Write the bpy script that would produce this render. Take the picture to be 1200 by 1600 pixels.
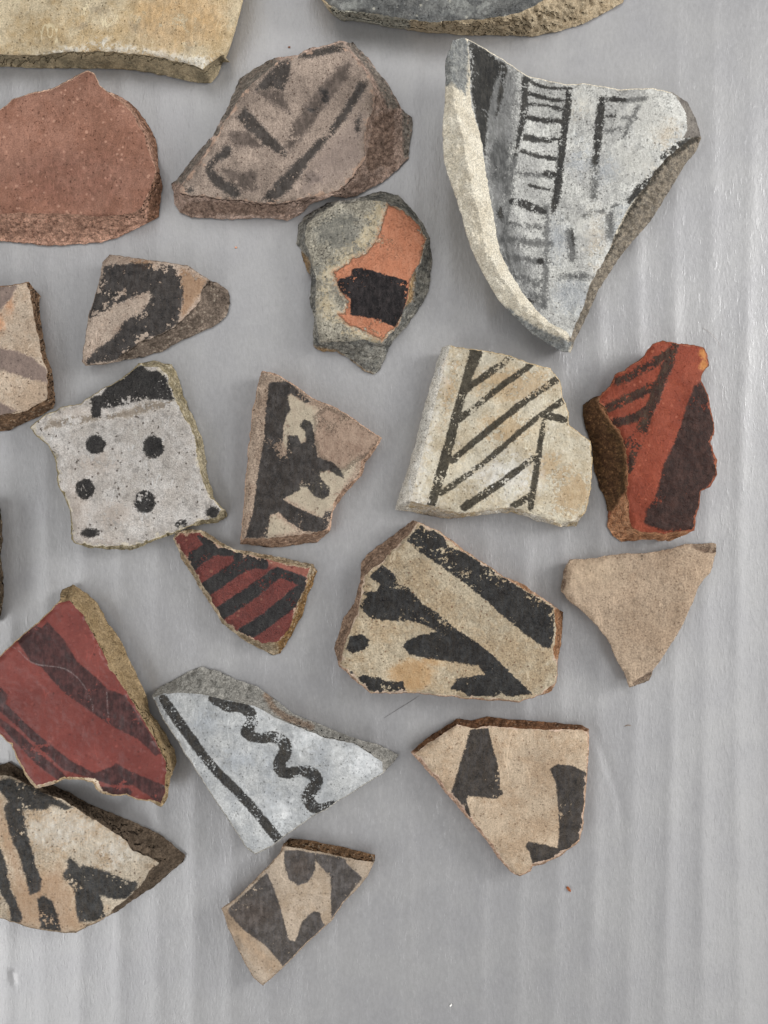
import bpy, math, random
import numpy as np
from mathutils import Vector
from mathutils.geometry import delaunay_2d_cdt

for o in list(bpy.data.objects):
    bpy.data.objects.remove(o)
sc = bpy.context.scene
COL = sc.collection

# ------------------------------------------------------------------ camera
# one unit of the tracing grid = 0.2 mm on the foam; the lens looks straight down from 27.7 cm
U = 0.0002
FPX = 800 / math.tan(math.radians(30))
D = FPX * U
cam_d = bpy.data.cameras.new('camera')
cam = bpy.data.objects.new('camera', cam_d); COL.objects.link(cam)
cam.location = (0, 0, D)
cam_d.sensor_fit = 'VERTICAL'; cam_d.angle = math.radians(60)
cam_d.clip_start = 0.01; cam_d.clip_end = 50
sc.camera = cam

# ------------------------------------------------------------------ light
w = bpy.data.worlds.new('World'); sc.world = w; w.use_nodes = True
bg = w.node_tree.nodes['Background']
bg.inputs[0].default_value = (0.99, 0.995, 1.0, 1); bg.inputs[1].default_value = 0.29

def window_lamp(name, loc, aim, sx, sy, power, col):
    l = bpy.data.lights.new(name, 'AREA'); l.shape = 'RECTANGLE'; l.size = sx; l.size_y = sy
    l.energy = power; l.color = col
    o = bpy.data.objects.new(name, l); COL.objects.link(o); o.location = loc
    o.rotation_euler = (Vector(aim) - Vector(loc)).to_track_quat('-Z', 'Y').to_euler()
window_lamp('right_window_light', (0.54, -0.08, 0.72), (0.10, -0.05, 0), 1.25, 0.28, 2.1, (1.0, 0.995, 0.986))
window_lamp('top_window_light', (-0.12, 0.50, 0.72), (-0.04, 0.08, 0), 0.62, 0.46, 1.25, (1.0, 0.995, 0.986))
window_lamp('left_window_light', (-0.52, -0.30, 0.70), (-0.09, -0.09, 0), 0.86, 0.24, 1.7, (0.98, 0.99, 1.0))
window_lamp('low_right_window_light', (0.78, 0.24, 0.44), (0, 0, 0), 0.34, 0.26, 5.4, (1.0, 0.995, 0.986))
window_lamp('low_left_window_light', (-0.70, -0.45, 0.50), (0, 0, 0), 0.34, 0.26, 1.6, (1.0, 0.995, 0.985))

sc.view_settings.view_transform = 'Standard'; sc.view_settings.look = 'None'
sc.view_settings.exposure = 0.14; sc.view_settings.gamma = 1.0
sc.render.engine = 'CYCLES'

# ------------------------------------------------------------------ number helpers
def vnoise(P, s, seed=0):
    """smooth value noise, P in grid units, s = cell size; about -1..1"""
    q = np.asarray(P, float) / s + seed * 17.31
    i = np.floor(q).astype(np.int64); f = q - i; f = f * f * (3 - 2 * f)
    def h(a, b):
        n = (a * 374761393 + b * 668265263 + seed * 1274126177) & 0x7fffffff
        n = ((n ^ (n >> 13)) * 1274126177) & 0x7fffffff
        return ((n ^ (n >> 16)) & 0xffff) / 32767.5 - 1
    a, b = i[:, 0], i[:, 1]; x, y = f[:, 0], f[:, 1]
    return (h(a, b) * (1 - x) + h(a + 1, b) * x) * (1 - y) + (h(a, b + 1) * (1 - x) + h(a + 1, b + 1) * x) * y

def sdf_poly(P, poly):
    """signed distance, negative inside"""
    A = np.asarray(poly, float); B = np.roll(A, -1, 0)
    best = np.full(len(P), 1e9); ins = np.zeros(len(P), bool)
    for a, b in zip(A, B):
        ab = b - a; L = ab @ ab
        if L < 1e-9: continue
        t = np.clip(((P - a) @ ab) / L, 0, 1)
        d = P - a - t[:, None] * ab
        best = np.minimum(best, (d * d).sum(1))
        if a[1] != b[1]:
            c = (a[1] > P[:, 1]) != (b[1] > P[:, 1])
            xi = a[0] + (P[:, 1] - a[1]) / (b[1] - a[1]) * (b[0] - a[0])
            ins ^= c & (P[:, 0] < xi)
    best = np.sqrt(best)
    return np.where(ins, -best, best)

from mathutils.kdtree import KDTree
def sdf_dense(P, poly):
    """the same for a finely sampled outline"""
    A = np.asarray(poly, float); n = len(A); B = np.roll(A, -1, 0)
    kd = KDTree(n)
    for i, a in enumerate(A): kd.insert((a[0], a[1], 0), i)
    kd.balance()
    ix = np.array([kd.find((x, y, 0))[1] for x, y in P.tolist()], int)
    best = np.full(len(P), 1e18)
    for o in (-1, 0):
        a = A[(ix + o) % n]; ab = B[(ix + o) % n] - a
        t = np.clip(((P - a) * ab).sum(1) / np.maximum((ab * ab).sum(1), 1e-12), 0, 1)
        d = P - a - t[:, None] * ab
        best = np.minimum(best, (d * d).sum(1))
    ins = np.zeros(len(P), bool)
    order = np.argsort(P[:, 1]); ys = P[order, 1]; xs = P[order, 0]
    io = np.zeros(len(P), bool)
    for a, b in zip(A, B):
        if a[1] == b[1]: continue
        lo, hi = (a[1], b[1]) if a[1] < b[1] else (b[1], a[1])
        i0, i1 = np.searchsorted(ys, lo, 'left'), np.searchsorted(ys, hi, 'left')
        if i0 < i1:
            io[i0:i1] ^= xs[i0:i1] < a[0] + (ys[i0:i1] - a[1]) / (b[1] - a[1]) * (b[0] - a[0])
    ins[order] = io
    best = np.sqrt(best)
    return np.where(ins, -best, best)

def sdf_line(P, pts, wd):
    A = np.asarray(pts, float); best = np.full(len(P), 1e9)
    ws = wd if isinstance(wd, (list, tuple)) else [wd] * len(A)
    for k in range(len(A) - 1):
        a, b = A[k], A[k + 1]; ab = b - a; L = max(ab @ ab, 1e-9)
        t = np.clip(((P - a) @ ab) / L, 0, 1)
        d = P - a - t[:, None] * ab
        best = np.minimum(best, np.sqrt((d * d).sum(1)) - (ws[k] * (1 - t) + ws[k + 1] * t) / 2)
    return best

def smooth_pts(pts, n=5):
    """smooth line through the given points"""
    p = np.asarray(pts, float)
    if len(p) < 3: return p
    q = np.concatenate([2 * p[:1] - p[1:2], p, 2 * p[-1:] - p[-2:-1]]); out = []
    for i in range(1, len(q) - 2):
        for k in range(n):
            t = k / n
            out.append(.5 * (2 * q[i] + (q[i + 1] - q[i - 1]) * t + (2 * q[i - 1] - 5 * q[i] + 4 * q[i + 1] - q[i + 2]) * t * t + (3 * q[i] - q[i - 1] - 3 * q[i + 1] + q[i + 2]) * t ** 3))
    out.append(p[-1])
    return np.array(out)

def resample(poly, step):
    A = np.asarray(poly, float); B = np.roll(A, -1, 0); out = []
    for a, b in zip(A, B):
        n = max(1, int(round(np.linalg.norm(b - a) / step)))
        for k in range(n): out.append(a + (b - a) * k / n)
    return np.array(out)

def jag(P, amp, seed=3):
    d = np.zeros_like(P)
    for s, m in ((19, .6), (8, .6), (3.6, .5)):
        d[:, 0] += m * vnoise(P, s, seed); d[:, 1] += m * vnoise(P, s, seed + 5)
    return P + d * amp

def world(P, z):
    k = (D - z) / FPX
    return np.stack([(P[:, 0] - 600) * k, -(P[:, 1] - 800) * k, z], 1)

# ------------------------------------------------------------------ materials
def lin(c, gain=1.0):
    r = []
    for v in c:
        v /= 255
        r.append(min(0.9, (v / 12.92 if v <= .04045 else ((v + .055) / 1.055) ** 2.4) * gain))
    return (*r, 1)
GAIN = 1.0                      # base colour of a surface whose sRGB value in diffuse light is c

class Nodes:
    def __init__(s, name):
        s.mat = bpy.data.materials.new(name); s.mat.use_nodes = True
        s.t = s.mat.node_tree; s.t.nodes.clear()
    def n(s, typ, ins=None, **props):
        o = s.t.nodes.new(typ)
        for k, v in props.items(): setattr(o, k, v)
        for k, v in (ins or {}).items():
            if hasattr(v, 'is_linked') or hasattr(v, 'links'): s.t.links.new(v, o.inputs[k])
            else: o.inputs[k].default_value = v
        return o
    def math(s, op, a, b=0.0, c=0.0):
        return s.n('ShaderNodeMath', {0: a, 1: b, 2: c}, operation=op).outputs[0]
    def ramp(s, v, a, b, lo=0.0, hi=1.0):
        return s.n('ShaderNodeMapRange', {'Value': v, 'From Min': a, 'From Max': b, 'To Min': lo, 'To Max': hi},
                   interpolation_type='SMOOTHSTEP').outputs[0]
    def mix(s, f, a, b):
        m = s.n('ShaderNodeMix', data_type='RGBA')
        for i, v in ((0, f), (6, a), (7, b)):
            if hasattr(v, 'links'): s.t.links.new(v, m.inputs[i])
            else: m.inputs[i].default_value = v
        return m.outputs[2]
    def attr(s, name):
        return s.n('ShaderNodeAttribute', attribute_name=name).outputs['Fac']
    def coords(s, seed, stretch=(1, 1, 1), rot=0.0):
        tc = s.n('ShaderNodeTexCoord').outputs['Object']
        rnd = random.Random(seed)
        k = 1 / U
        return s.n('ShaderNodeMapping', {'Vector': tc, 'Location': (rnd.uniform(0, 9e2), rnd.uniform(0, 9e2), rnd.uniform(0, 9e2)),
                   'Rotation': (0, 0, rot), 'Scale': (k * stretch[0], k * stretch[1], k * stretch[2])}).outputs[0]
    def noise(s, co, size, detail=3, rough=.55, dist=0.0):
        return s.n('ShaderNodeTexNoise', {'Vector': co, 'Scale': 1 / size, 'Detail': detail, 'Roughness': rough, 'Distortion': dist}).outputs[0]
    def vor(s, co, size):
        return s.n('ShaderNodeTexVoronoi', {'Vector': co, 'Scale': 1 / size}).outputs['Distance']
    def finish(s, col, rough, height, bump_d, spec=.3):
        b = s.n('ShaderNodeBump', {'Strength': 1.0, 'Distance': bump_d, 'Height': height})
        p = s.n('ShaderNodeBsdfPrincipled', {'Base Color': col, 'Roughness': rough, 'Normal': b.outputs[0], 'Specular IOR Level': spec})
        s.n('ShaderNodeOutputMaterial', {0: p.outputs[0]})
        return s.mat

def dk0(p): return .15 if sum(p['c']) < 300 else 0

def face_material(name, seed, c1, c2, paints=(), pit=.5, pitc=None, spk=.0, spkc=(220, 205, 185), rough=.82,
                  rim=None, rimw=4.0, bump=1.0, blotch=45, grain=.5, gain=None, mott=.24, fleck=.5, pits=6.5, scratch=.5, spec=.22):
    """fired clay surface: two tones, pits, grit, painted layers (signed distance attributes) that wear off in flecks"""
    g = GAIN if gain is None else gain
    N = Nodes(name); co = N.coords(seed)
    big = N.noise(co, blotch, 4, .6); mid = N.noise(co, 9, 4, .6); rv_ = random.Random(seed * 3 + 1)
    grain = grain * rv_.uniform(.7, 1.2)
    fine = N.noise(co, rv_.uniform(1.7, 3.0), 3, .65)
    streak = N.noise(N.coords(seed + 1, (1, .28, 1), random.Random(seed).uniform(0, 3)), 5, 3, .6)
    col = N.mix(N.ramp(N.math('ADD', N.math('MULTIPLY', big, .7), N.math('MULTIPLY', mid, .3)), .4, .6), lin(c1, g), lin(c2, g))
    # grain: small tonal variation of the clay
    gr = N.ramp(N.math('ADD', N.math('MULTIPLY', fine, .75), N.math('MULTIPLY', streak, .25)), .3, .7, 1 - .72 * grain, 1 + .46 * grain)
    hs = N.n('ShaderNodeHueSaturation', {'Color': col, 'Value': gr}); col = hs.outputs[0]
    pv = N.vor(co, pits)
    pmask = N.math('MULTIPLY', N.ramp(N.math('ADD', pv, N.math('MULTIPLY', fine, .45)), .44, .34), N.ramp(mid, .46, .54))
    if pitc is None: pitc = tuple(v * .42 for v in c2)
    col = N.mix(N.math('MULTIPLY', pmask, pit), col, lin(pitc, g))
    mo = N.noise(N.coords(seed + 9), 15, 6, .74)
    col = N.mix(N.ramp(mo, .51, .64, 0, mott), col, lin(tuple(v * .62 for v in c2), g))
    col = N.mix(N.ramp(mo, .46, .30, 0, mott * .8), col, lin(tuple(min(250, v * 1.16) for v in c1), g))
    # hairline scratches and slow firing tone
    ln = N.noise(N.coords(seed + 14, (1, .22, 1), random.Random(seed + 5).uniform(0, 3)), 26, 2, .5)
    sc_ = N.math('MULTIPLY', N.ramp(N.math('ABSOLUTE', N.math('SUBTRACT', ln, .52)), .012, .002), N.ramp(N.noise(N.coords(seed + 15), 40, 2), .52, .60))
    col = N.mix(N.math('MULTIPLY', sc_, scratch), col, lin(tuple(min(246, v * 1.2) for v in c1), g))
    slow = N.ramp(N.noise(N.coords(seed + 16), 110, 2, .5), .32, .68, .86, 1.10)
    col = N.n('ShaderNodeHueSaturation', {'Color': col, 'Value': slow}).outputs[0]
    fl = N.n('ShaderNodeTexVoronoi', {'Vector': N.coords(seed + 11), 'Scale': 1 / random.Random(seed * 7).uniform(4.2, 8.5)})
    fr = N.n('ShaderNodeSeparateColor', {0: fl.outputs['Color']})
    fd = N.ramp(N.math('ADD', fl.outputs['Distance'], N.math('MULTIPLY', fine, .35)), .50, .34)
    fd = N.math('MULTIPLY', fd, N.ramp(N.noise(N.coords(seed + 12), 34, 3, .6), .40, .60))
    col = N.mix(N.math('MULTIPLY', N.math('MULTIPLY', fd, N.ramp(fr.outputs[0], .80, .84)), fleck), col, lin(tuple(v * .40 for v in c2), g))
    col = N.mix(N.math('MULTIPLY', N.math('MULTIPLY', fd, N.ramp(fr.outputs[1], .84, .88)), fleck * .7), col, lin(tuple(min(246, v * 1.22) for v in c1), g))
    if spk:
        sv = N.vor(N.coords(seed + 7), 13)
        col = N.mix(N.math('MULTIPLY', N.ramp(N.math('ADD', sv, N.math('MULTIPLY', mid, .4)), .40, .30), spk), col, lin(spkc, g))
    height = N.math('ADD', N.math('MULTIPLY', mid, .55), N.math('ADD', N.math('MULTIPLY', fine, .42), N.math('MULTIPLY', pmask, -.35)))
    rg = rough
    for i, p in enumerate(paints):
        d = N.attr(p['a']); amp = p.get('amp', 3.0)
        r = N.math('ADD', N.math('MULTIPLY', N.math('SUBTRACT', mid, .5), amp * 3.0), N.math('MULTIPLY', N.math('SUBTRACT', fine, .5), amp * 2.4))
        m = N.ramp(N.math('SUBTRACT', N.math('ADD', d, r), p.get('grow', 0.0)), p.get('soft', .8) * 1.35, -p.get('soft', .8) * 1.35)
        wear = p.get('wear', .3)
        if wear > 0:
            wn = N.noise(N.coords(seed + 20 + i), p.get('wsize', 5.5), 4, .68)
            wl = N.noise(N.coords(seed + 40 + i), 36, 2, .5)
            wv = N.math('ADD', wn, N.math('MULTIPLY', N.math('SUBTRACT', wl, .5), .8))
            th = .70 - .21 * wear
            wv = N.math('SUBTRACT', wv, N.ramp(d, -2, -16, -.02, .07))
            m = N.math('MULTIPLY', m, N.ramp(wv, th + .03, th - .015))
        if p.get('brush', dk0(p)):
            m = N.math('MULTIPLY', m, N.ramp(N.math('ADD', N.math('MULTIPLY', fine, .55), N.math('MULTIPLY', streak, .45)), .30, .62, 1 - p.get('brush', .15), 1.0))
        m = N.math('MULTIPLY', m, p.get('op', 1.0))
        dk = .44 if sum(p['c']) < 300 else 1.0
        pn = N.noise(N.coords(seed + 60 + i), 13, 5, .68)
        c2_ = p.get('c2', tuple(v * 1.3 for v in p['c']))
        if dk < 1: c2_ = tuple(v * 1.42 for v in c2_)
        pc = N.mix(N.ramp(N.math('ADD', N.math('MULTIPLY', streak, .45), N.math('MULTIPLY', pn, .55)), .40, .66), lin(p['c'], g * dk), lin(c2_, g * dk))
        col = N.mix(m, col, pc)
        height = N.math('ADD', height, N.math('MULTIPLY', m, p.get('h', .12)))
        if 'rough' in p:
            rg = N.n('ShaderNodeMix', {0: m, 2: rg, 3: p['rough']}, data_type='FLOAT').outputs[0]
    if rim:
        e = N.attr('dT')
        m = N.ramp(N.math('ADD', e, N.math('MULTIPLY', N.math('SUBTRACT', N.noise(N.coords(seed + 77), 16, 4, .7), .46), rimw * 9)), rimw * .8, rimw * .2)
        col = N.mix(N.math('MULTIPLY', m, .9), col, lin(rim, g))
    return N.finish(col, rg, height, .0011 * bump, spec)

def edge_material(name, seed, c1, c2, paints=(), grit=.5, gritc=(225, 212, 190), bump=1.0, dark=.6, gain=None, thin=None, cells=1.0, core=.24):
    """broken section of the clay: granular, with temper grains and small cavities"""
    g = (GAIN if gain is None else gain) * 1.26
    N = Nodes(name); co = N.coords(seed)
    big = N.noise(co, 24, 4, .6); mid = N.noise(co, 7, 5, .7); fine = N.noise(co, 2.2, 2, .6)
    wob = N.n('ShaderNodeVectorMath', {0: co, 1: N.n('ShaderNodeTexNoise', {'Vector': co, 'Scale': .2}).outputs[1]}, operation='ADD').outputs[0]
    vt = N.n('ShaderNodeTexVoronoi', {'Vector': wob, 'Scale': 1 / 5.0}); v = vt.outputs['Distance']
    cell = N.n('ShaderNodeSeparateColor', {0: vt.outputs['Color']}).outputs[0]
    col = N.mix(N.ramp(N.math('ADD', N.math('MULTIPLY', big, .6), N.math('MULTIPLY', mid, .4)), .40, .60), lin(c1, g), lin(c2, g))
    for i, p in enumerate(paints):
        m = N.ramp(N.math('ADD', N.attr(p['a']), N.math('MULTIPLY', N.math('SUBTRACT', mid, .5), 16)), 3, -3)
        col = N.mix(N.math('MULTIPLY', m, p.get('op', 1)), col, N.mix(N.ramp(mid, .35, .65), lin(p['c'], g), lin(p.get('c2', tuple(q * 1.25 for q in p['c'])), g)))
    et = N.math('ADD', N.attr('et'), N.math('MULTIPLY', N.math('SUBTRACT', big, .5), .8))
    cm = N.math('MULTIPLY', N.ramp(et, .18, .42), N.ramp(et, 1.0, .7))
    col = N.mix(N.math('MULTIPLY', cm, core), col, lin(tuple(q * .62 for q in c1), g))
    th = N.ramp(N.math('ADD', N.attr('gap'), N.math('MULTIPLY', N.math('SUBTRACT', mid, .5), 6)), 6.5, 2.5)
    col = N.mix(N.math('MULTIPLY', th, .85), col, lin(thin or tuple(min(235, q * 1.16) for q in c2), g))
    val = N.math('MULTIPLY', N.ramp(fine, .25, .75, .66, 1.30), N.ramp(cell, .05, .95, 1 - .26 * cells, 1 + .24 * cells))
    col = N.n('ShaderNodeHueSaturation', {'Color': col, 'Value': val}).outputs[0]
    gm = N.math('MULTIPLY', N.ramp(N.math('ADD', v, N.math('MULTIPLY', fine, .5)), .62, .42), N.ramp(cell, .58, .66))
    col = N.mix(N.math('MULTIPLY', gm, grit), col, lin(gritc, g))
    cav = N.ramp(mid, .43, .33)
    col = N.mix(N.math('MULTIPLY', cav, dark), col, lin(tuple(q * .42 for q in c1), g))
    h = N.math('ADD', N.math('MULTIPLY', mid, 1.1), N.math('ADD', N.math('MULTIPLY', fine, .45), N.math('MULTIPLY', v, -.45)))
    return N.finish(col, .9, h, .0011 * bump, .15)

# ------------------------------------------------------------------ sherd builder
def T_(ox, oy, k):
    return lambda pts: [(ox + x * k, oy + y * k) for x, y in pts]

def mesh_part(name, V, F, attrs, mat, parent, origin):
    used = np.unique(np.concatenate([np.asarray(f) for f in F])) if len(F) else np.array([], int)
    remap = np.full(len(V), -1); remap[used] = np.arange(len(used))
    me = bpy.data.meshes.new(name)
    me.from_pydata((V[used] - origin).tolist(), [], [[int(remap[i]) for i in f] for f in F])
    for k, a in attrs.items():
        at = me.attributes.new(k, 'FLOAT', 'POINT'); at.data.foreach_set('value', np.asarray(a, np.float32)[used])
    me.polygons.foreach_set('use_smooth', [len(f) < 5 for f in F])
    me.materials.append(mat); me.update()
    o = bpy.data.objects.new(name, me); COL.objects.link(o); o.parent = parent
    return o

GROUP = 'painted and plain pottery sherds laid out on the foam sheet'
SH = []
def sherd(label, S, T, face, edge, ztop, thick=5.0, slope=2.5, shapes=None, parts=(), amp=1.0, rough=.36, edger=.65,
          step=2.1, under=.32, roundr=9.0, roundh=.75, prof=.8, relief=None, fname='painted_face', seed=None, hs=1.55):
    """S silhouette, T outline of the upper face, ztop(P)->mm, shapes {attr:[(kind,pts,width)]}"""
    seed = len(SH) * 3 + 11 if seed is None else seed
    Sp = jag(resample(S, 2.6), 1.35 * amp, seed)
    Tp = jag(resample(T, 2.6), 1.8 * amp, seed)
    d = sdf_dense(Tp, Sp)                                  # keep the face outline inside the silhouette
    for _ in range(4):
        e = 1.0
        gx = (sdf_dense(Tp + [e, 0], Sp) - sdf_dense(Tp - [e, 0], Sp)) / 2
        gy = (sdf_dense(Tp + [0, e], Sp) - sdf_dense(Tp - [0, e], Sp)) / 2
        gn = np.sqrt(gx * gx + gy * gy) + 1e-6
        mv = np.where(d < -5.5, 0, d - np.where(d < -.9, np.maximum(-5.5, -.9 + (d + .9) * (0.35 + .65 * np.clip((-d - 3) / 2.5, 0, 1))), -.9)) if _ == 0 else np.clip(d + .9, 0, None)
        Tp = Tp - np.stack([gx / gn, gy / gn], 1) * mv[:, None]
        d = sdf_dense(Tp, Sp)
    Tp = Tp[d < -.45]
    keep = [0]
    for i in range(1, len(Tp)):
        if np.linalg.norm(Tp[i] - Tp[keep[-1]]) > 1.0: keep.append(i)
    Tp = Tp[keep]
    lo, hi = Sp.min(0), Sp.max(0)
    gx, gy = np.meshgrid(np.arange(lo[0], hi[0], step), np.arange(lo[1], hi[1], step * .87))
    gx = gx + (np.arange(gx.shape[0]) % 2)[:, None] * step / 2
    G = np.stack([gx.ravel(), gy.ravel()], 1)
    rs = np.random.RandomState(seed); G += rs.uniform(-.25, .25, G.shape)
    G = G[sdf_dense(G, Sp) < -1.2]; G = G[np.abs(sdf_dense(G, Tp)) > 1.0]
    P0 = np.concatenate([Sp, Tp, G]); nS, nT = len(Sp), len(Tp)
    ed = [(i, (i + 1) % nS) for i in range(nS)] + [(nS + i, nS + (i + 1) % nT) for i in range(nT)]
    r = delaunay_2d_cdt([Vector(p) for p in P0], ed, [], 0, 1e-4)
    P = np.array([(v.x, v.y) for v in r[0]]); tri = np.array([list(f) for f in r[2]])
    orig = r[3]
    ring = {}
    for i, oo in enumerate(orig):
        for q in oo:
            if q < nS: ring[q] = i
    dS = -sdf_dense(P, Sp); dT = -sdf_dense(P, Tp)
    onS = np.zeros(len(P), bool); onS[list(ring.values())] = True
    dS[onS] = 0
    cen = P[tri].mean(1)
    inS = sdf_dense(cen, Sp) < 0; tri = tri[inS]; cen = cen[inS]
    inT = sdf_dense(cen, Tp) < 0
    thick *= hs; slope *= hs
    zt = ztop(P) * hs + rough * (.9 * vnoise(P, 30, seed) + .5 * vnoise(P, 11, seed + 1) + .22 * vnoise(P, 4.5, seed + 2))
    rr = np.clip(dT / roundr, 0, 1)
    rv = roundh * np.clip(.75 + .9 * vnoise(P, 16, seed + 12) + .4 * vnoise(P, 6, seed + 13), .15, 2.0)
    zt = zt - rv * (1 - rr) ** 2 * (dT >= 0) - rv * (dT < 0)
    attrs = {'dT': dT, 'gap': np.clip(dS, 0, None) + np.clip(-dT, 0, None)}
    for k, lst in (shapes or {}).items():
        dd = np.full(len(P), 1e3)
        for it in lst:
            if it[0] == 'p': s_ = sdf_poly(P, it[1])
            elif it[0] == 'l':
                ws = it[2] if isinstance(it[2], list) else [it[2]] * len(it[1])
                q = smooth_pts([(*a, b_) for a, b_ in zip(it[1], ws)])
                s_ = sdf_line(P, q[:, :2], list(q[:, 2]))
            elif it[0] == 'L': s_ = sdf_line(P, it[1], it[2])
            else:
                c, rx, ry = it[1][0], it[2][0], it[2][1]
                s_ = (np.sqrt(((P[:, 0] - c[0]) / rx) ** 2 + ((P[:, 1] - c[1]) / ry) ** 2) - 1) * min(rx, ry)
            dd = np.minimum(dd, s_)
        attrs[k] = np.clip(dd, -60, 60)
        if relief and k in relief:
            zt = zt + relief[k] * np.clip(.5 - dd / 4 + .5 * vnoise(P, 4, seed + 9), 0, 1)
    zb = np.maximum(.15, zt - thick)
    attrs['et'] = np.where(dT < 0, np.clip(-dT / np.maximum(np.clip(dS, 0, None) - dT, .01), 0, 1), 0)
    g = np.clip(dS, 0, None) + np.clip(-dT, 0, None)
    gm = g * U * 1000
    t = np.where(dT < 0, np.clip(-dT / np.maximum(g, .01), 0, 1), 0)
    drop = np.minimum(zt - zb, slope * gm * np.clip(gm / 2.2, .3, 1))
    en = vnoise(P, 17, seed + 3) * .8 + vnoise(P, 8, seed + 4) * .9 + vnoise(P, 4, seed + 6) * .8 + vnoise(P, 2.2, seed + 8) * .35
    z = zt - drop * t ** prof + edger * en * np.clip(t * 4, 0, 1) * np.clip(gm, 0, 1) * np.where(t > .85, .5, 1)
    z = np.maximum(z, .1)
    V = world(P, z / 1000)
    # wall below the silhouette
    rid = [ring[i] for i in range(nS)]
    rid = [a for k, a in enumerate(rid) if a != rid[k - 1]]
    R = V[rid]; n = len(rid)
    nx = np.roll(R, -1, 0) - np.roll(R, 1, 0)
    area = 0.5 * np.sum(R[:, 0] * np.roll(R[:, 1], -1) - np.roll(R[:, 0], -1) * R[:, 1])
    inw = np.stack([-nx[:, 1], nx[:, 0]], 1) * (1 if area > 0 else -1)
    for _ in range(6): inw = (np.roll(inw, 1, 0) + inw * 2 + np.roll(inw, -1, 0)) / 4
    inw /= np.linalg.norm(inw, axis=1)[:, None] + 1e-12
    zbr = np.maximum(zb[rid] / 1000, .0001); hgt = np.clip(R[:, 2] - zbr, 0, None)
    rings = []
    for f in (.25, .6, 1.0):
        Q = R.copy(); Q[:, 2] = R[:, 2] - hgt * f
        Q[:, :2] += inw * (hgt * under * f ** 1.2)[:, None] + .00008 * np.stack([vnoise(P[rid], 5, seed + int(f * 9)), vnoise(P[rid], 5, seed + 30 + int(f * 9))], 1) * f
        rings.append(Q)
    base = len(V)
    V = np.concatenate([V] + rings)
    idx = [np.array(rid)] + [base + k * n + np.arange(n) for k in range(3)]
    walls = []
    flip = area < 0
    for a, b in zip(idx[:-1], idx[1:]):
        for k in range(n):
            q = [a[k], b[k], b[(k + 1) % n], a[(k + 1) % n]]
            walls.append(q[::-1] if flip else q)
    cap = list(idx[-1]) if flip else list(idx[-1][::-1])
    for k in attrs: attrs[k] = np.concatenate([attrs[k]] + [attrs[k][rid]] * 3)
    # face orientation upwards
    a, b, c = V[tri[:, 0]], V[tri[:, 1]], V[tri[:, 2]]
    cr = (b[:, 0] - a[:, 0]) * (c[:, 1] - a[:, 1]) - (b[:, 1] - a[:, 1]) * (c[:, 0] - a[:, 0])
    tri[cr < 0] = tri[cr < 0][:, ::-1]
    m = np.asarray(Sp).mean(0)
    org = world(m[None], np.array([0.0]))[0]
    root = bpy.data.objects.new('pottery_sherd', None); COL.objects.link(root)
    root.empty_display_size = .01; root.location = org
    root['label'] = label; root['category'] = 'pottery sherd'; root['group'] = GROUP
    lab = np.where(inT, 0, 1)
    for k, (nm, poly, mt) in enumerate(parts):
        lab[sdf_poly(cen, poly) < 0] = 2 + k
    mesh_part(fname, V, tri[lab == 0].tolist(), attrs, face, root, org)
    mesh_part('broken_edge', V, tri[lab == 1].tolist() + walls + [cap], attrs, edge, root, org)
    for k, (nm, poly, mt) in enumerate(parts):
        if (lab == 2 + k).any(): mesh_part(nm, V, tri[lab == 2 + k].tolist(), attrs, mt, root, org)
    SH.append(root)
    return root

def plane(h, cx=0, cy=0, ax=0, ay=0, kx=0, ky=0, rot=0):
    """mm height: h + tilt (mm per 100 units) + curvature (mm at 100 units from the centre)"""
    c, s = math.cos(math.radians(rot)), math.sin(math.radians(rot))
    def f(P):
        x = (P[:, 0] - cx) / 100; y = (P[:, 1] - cy) / 100
        u = x * c + y * s; v = -x * s + y * c
        return h + ax * x + ay * y + kx * u * u + ky * v * v
    return f

BLACK = (46, 46, 48)

# ================================================================== SETTING
def foam_height(P):
    """ribbed packing foam, mm"""
    x, y = P[:, 0], P[:, 1]
    bend = 12 * vnoise(P * [1, .25], 190, 2) + 14 * np.sin(y / 900) + 1.5 * vnoise(P * [1, .3], 40, 6)
    u = (x + bend) / 57.0
    k = np.floor(u); f = u - k
    lift = .75 + .45 * vnoise(np.stack([k * 10 + 3, y * .02], 1), 3, 5)
    rib = np.exp(-((f - .5) / .21) ** 2) * lift
    z = .25 * rib + 0.05 * vnoise(P, 230, 8) + .03 * vnoise(P * [1, .5], 26, 9) + .012 * vnoise(P * [1, .4], 9, 10)
    # a shallow curved crease and a little dent
    cr = sdf_line(P, smooth_pts([(930, 1145), (952, 1200), (968, 1250), (972, 1290)]), 2)
    z = z - .13 * np.exp(-(cr / 6) ** 2)
    de = sdf_line(P, [(18, 1521), (20, 1536)], 3)
    z = z - .5 * np.exp(-(np.clip(de, 0, None) / 2.2) ** 2)
    return z
fx = np.concatenate([np.arange(-900, -80, 18.0), np.arange(-80, 1280, 4.0), np.arange(1280, 2101, 18.0)])
fy = np.concatenate([np.arange(-700, -80, 18.0), np.arange(-80, 1680, 5.0), np.arange(1680, 2301, 18.0)])
FX, FY = np.meshgrid(fx, fy); FP = np.stack([FX.ravel(), FY.ravel()], 1)
fz = foam_height(FP) - .62
FV = np.stack([(FP[:, 0] - 600) * U, -(FP[:, 1] - 800) * U, fz / 1000], 1)
nx_, ny_ = len(fx), len(fy)
ii = (np.arange(ny_ - 1)[:, None] * nx_ + np.arange(nx_ - 1)[None]).ravel()
FF = np.stack([ii, ii + nx_, ii + nx_ + 1, ii + 1], 1)
me = bpy.data.meshes.new('foam_sheet'); me.from_pydata(FV.tolist(), [], FF.tolist())
me.polygons.foreach_set('use_smooth', [True] * len(me.polygons))
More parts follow.
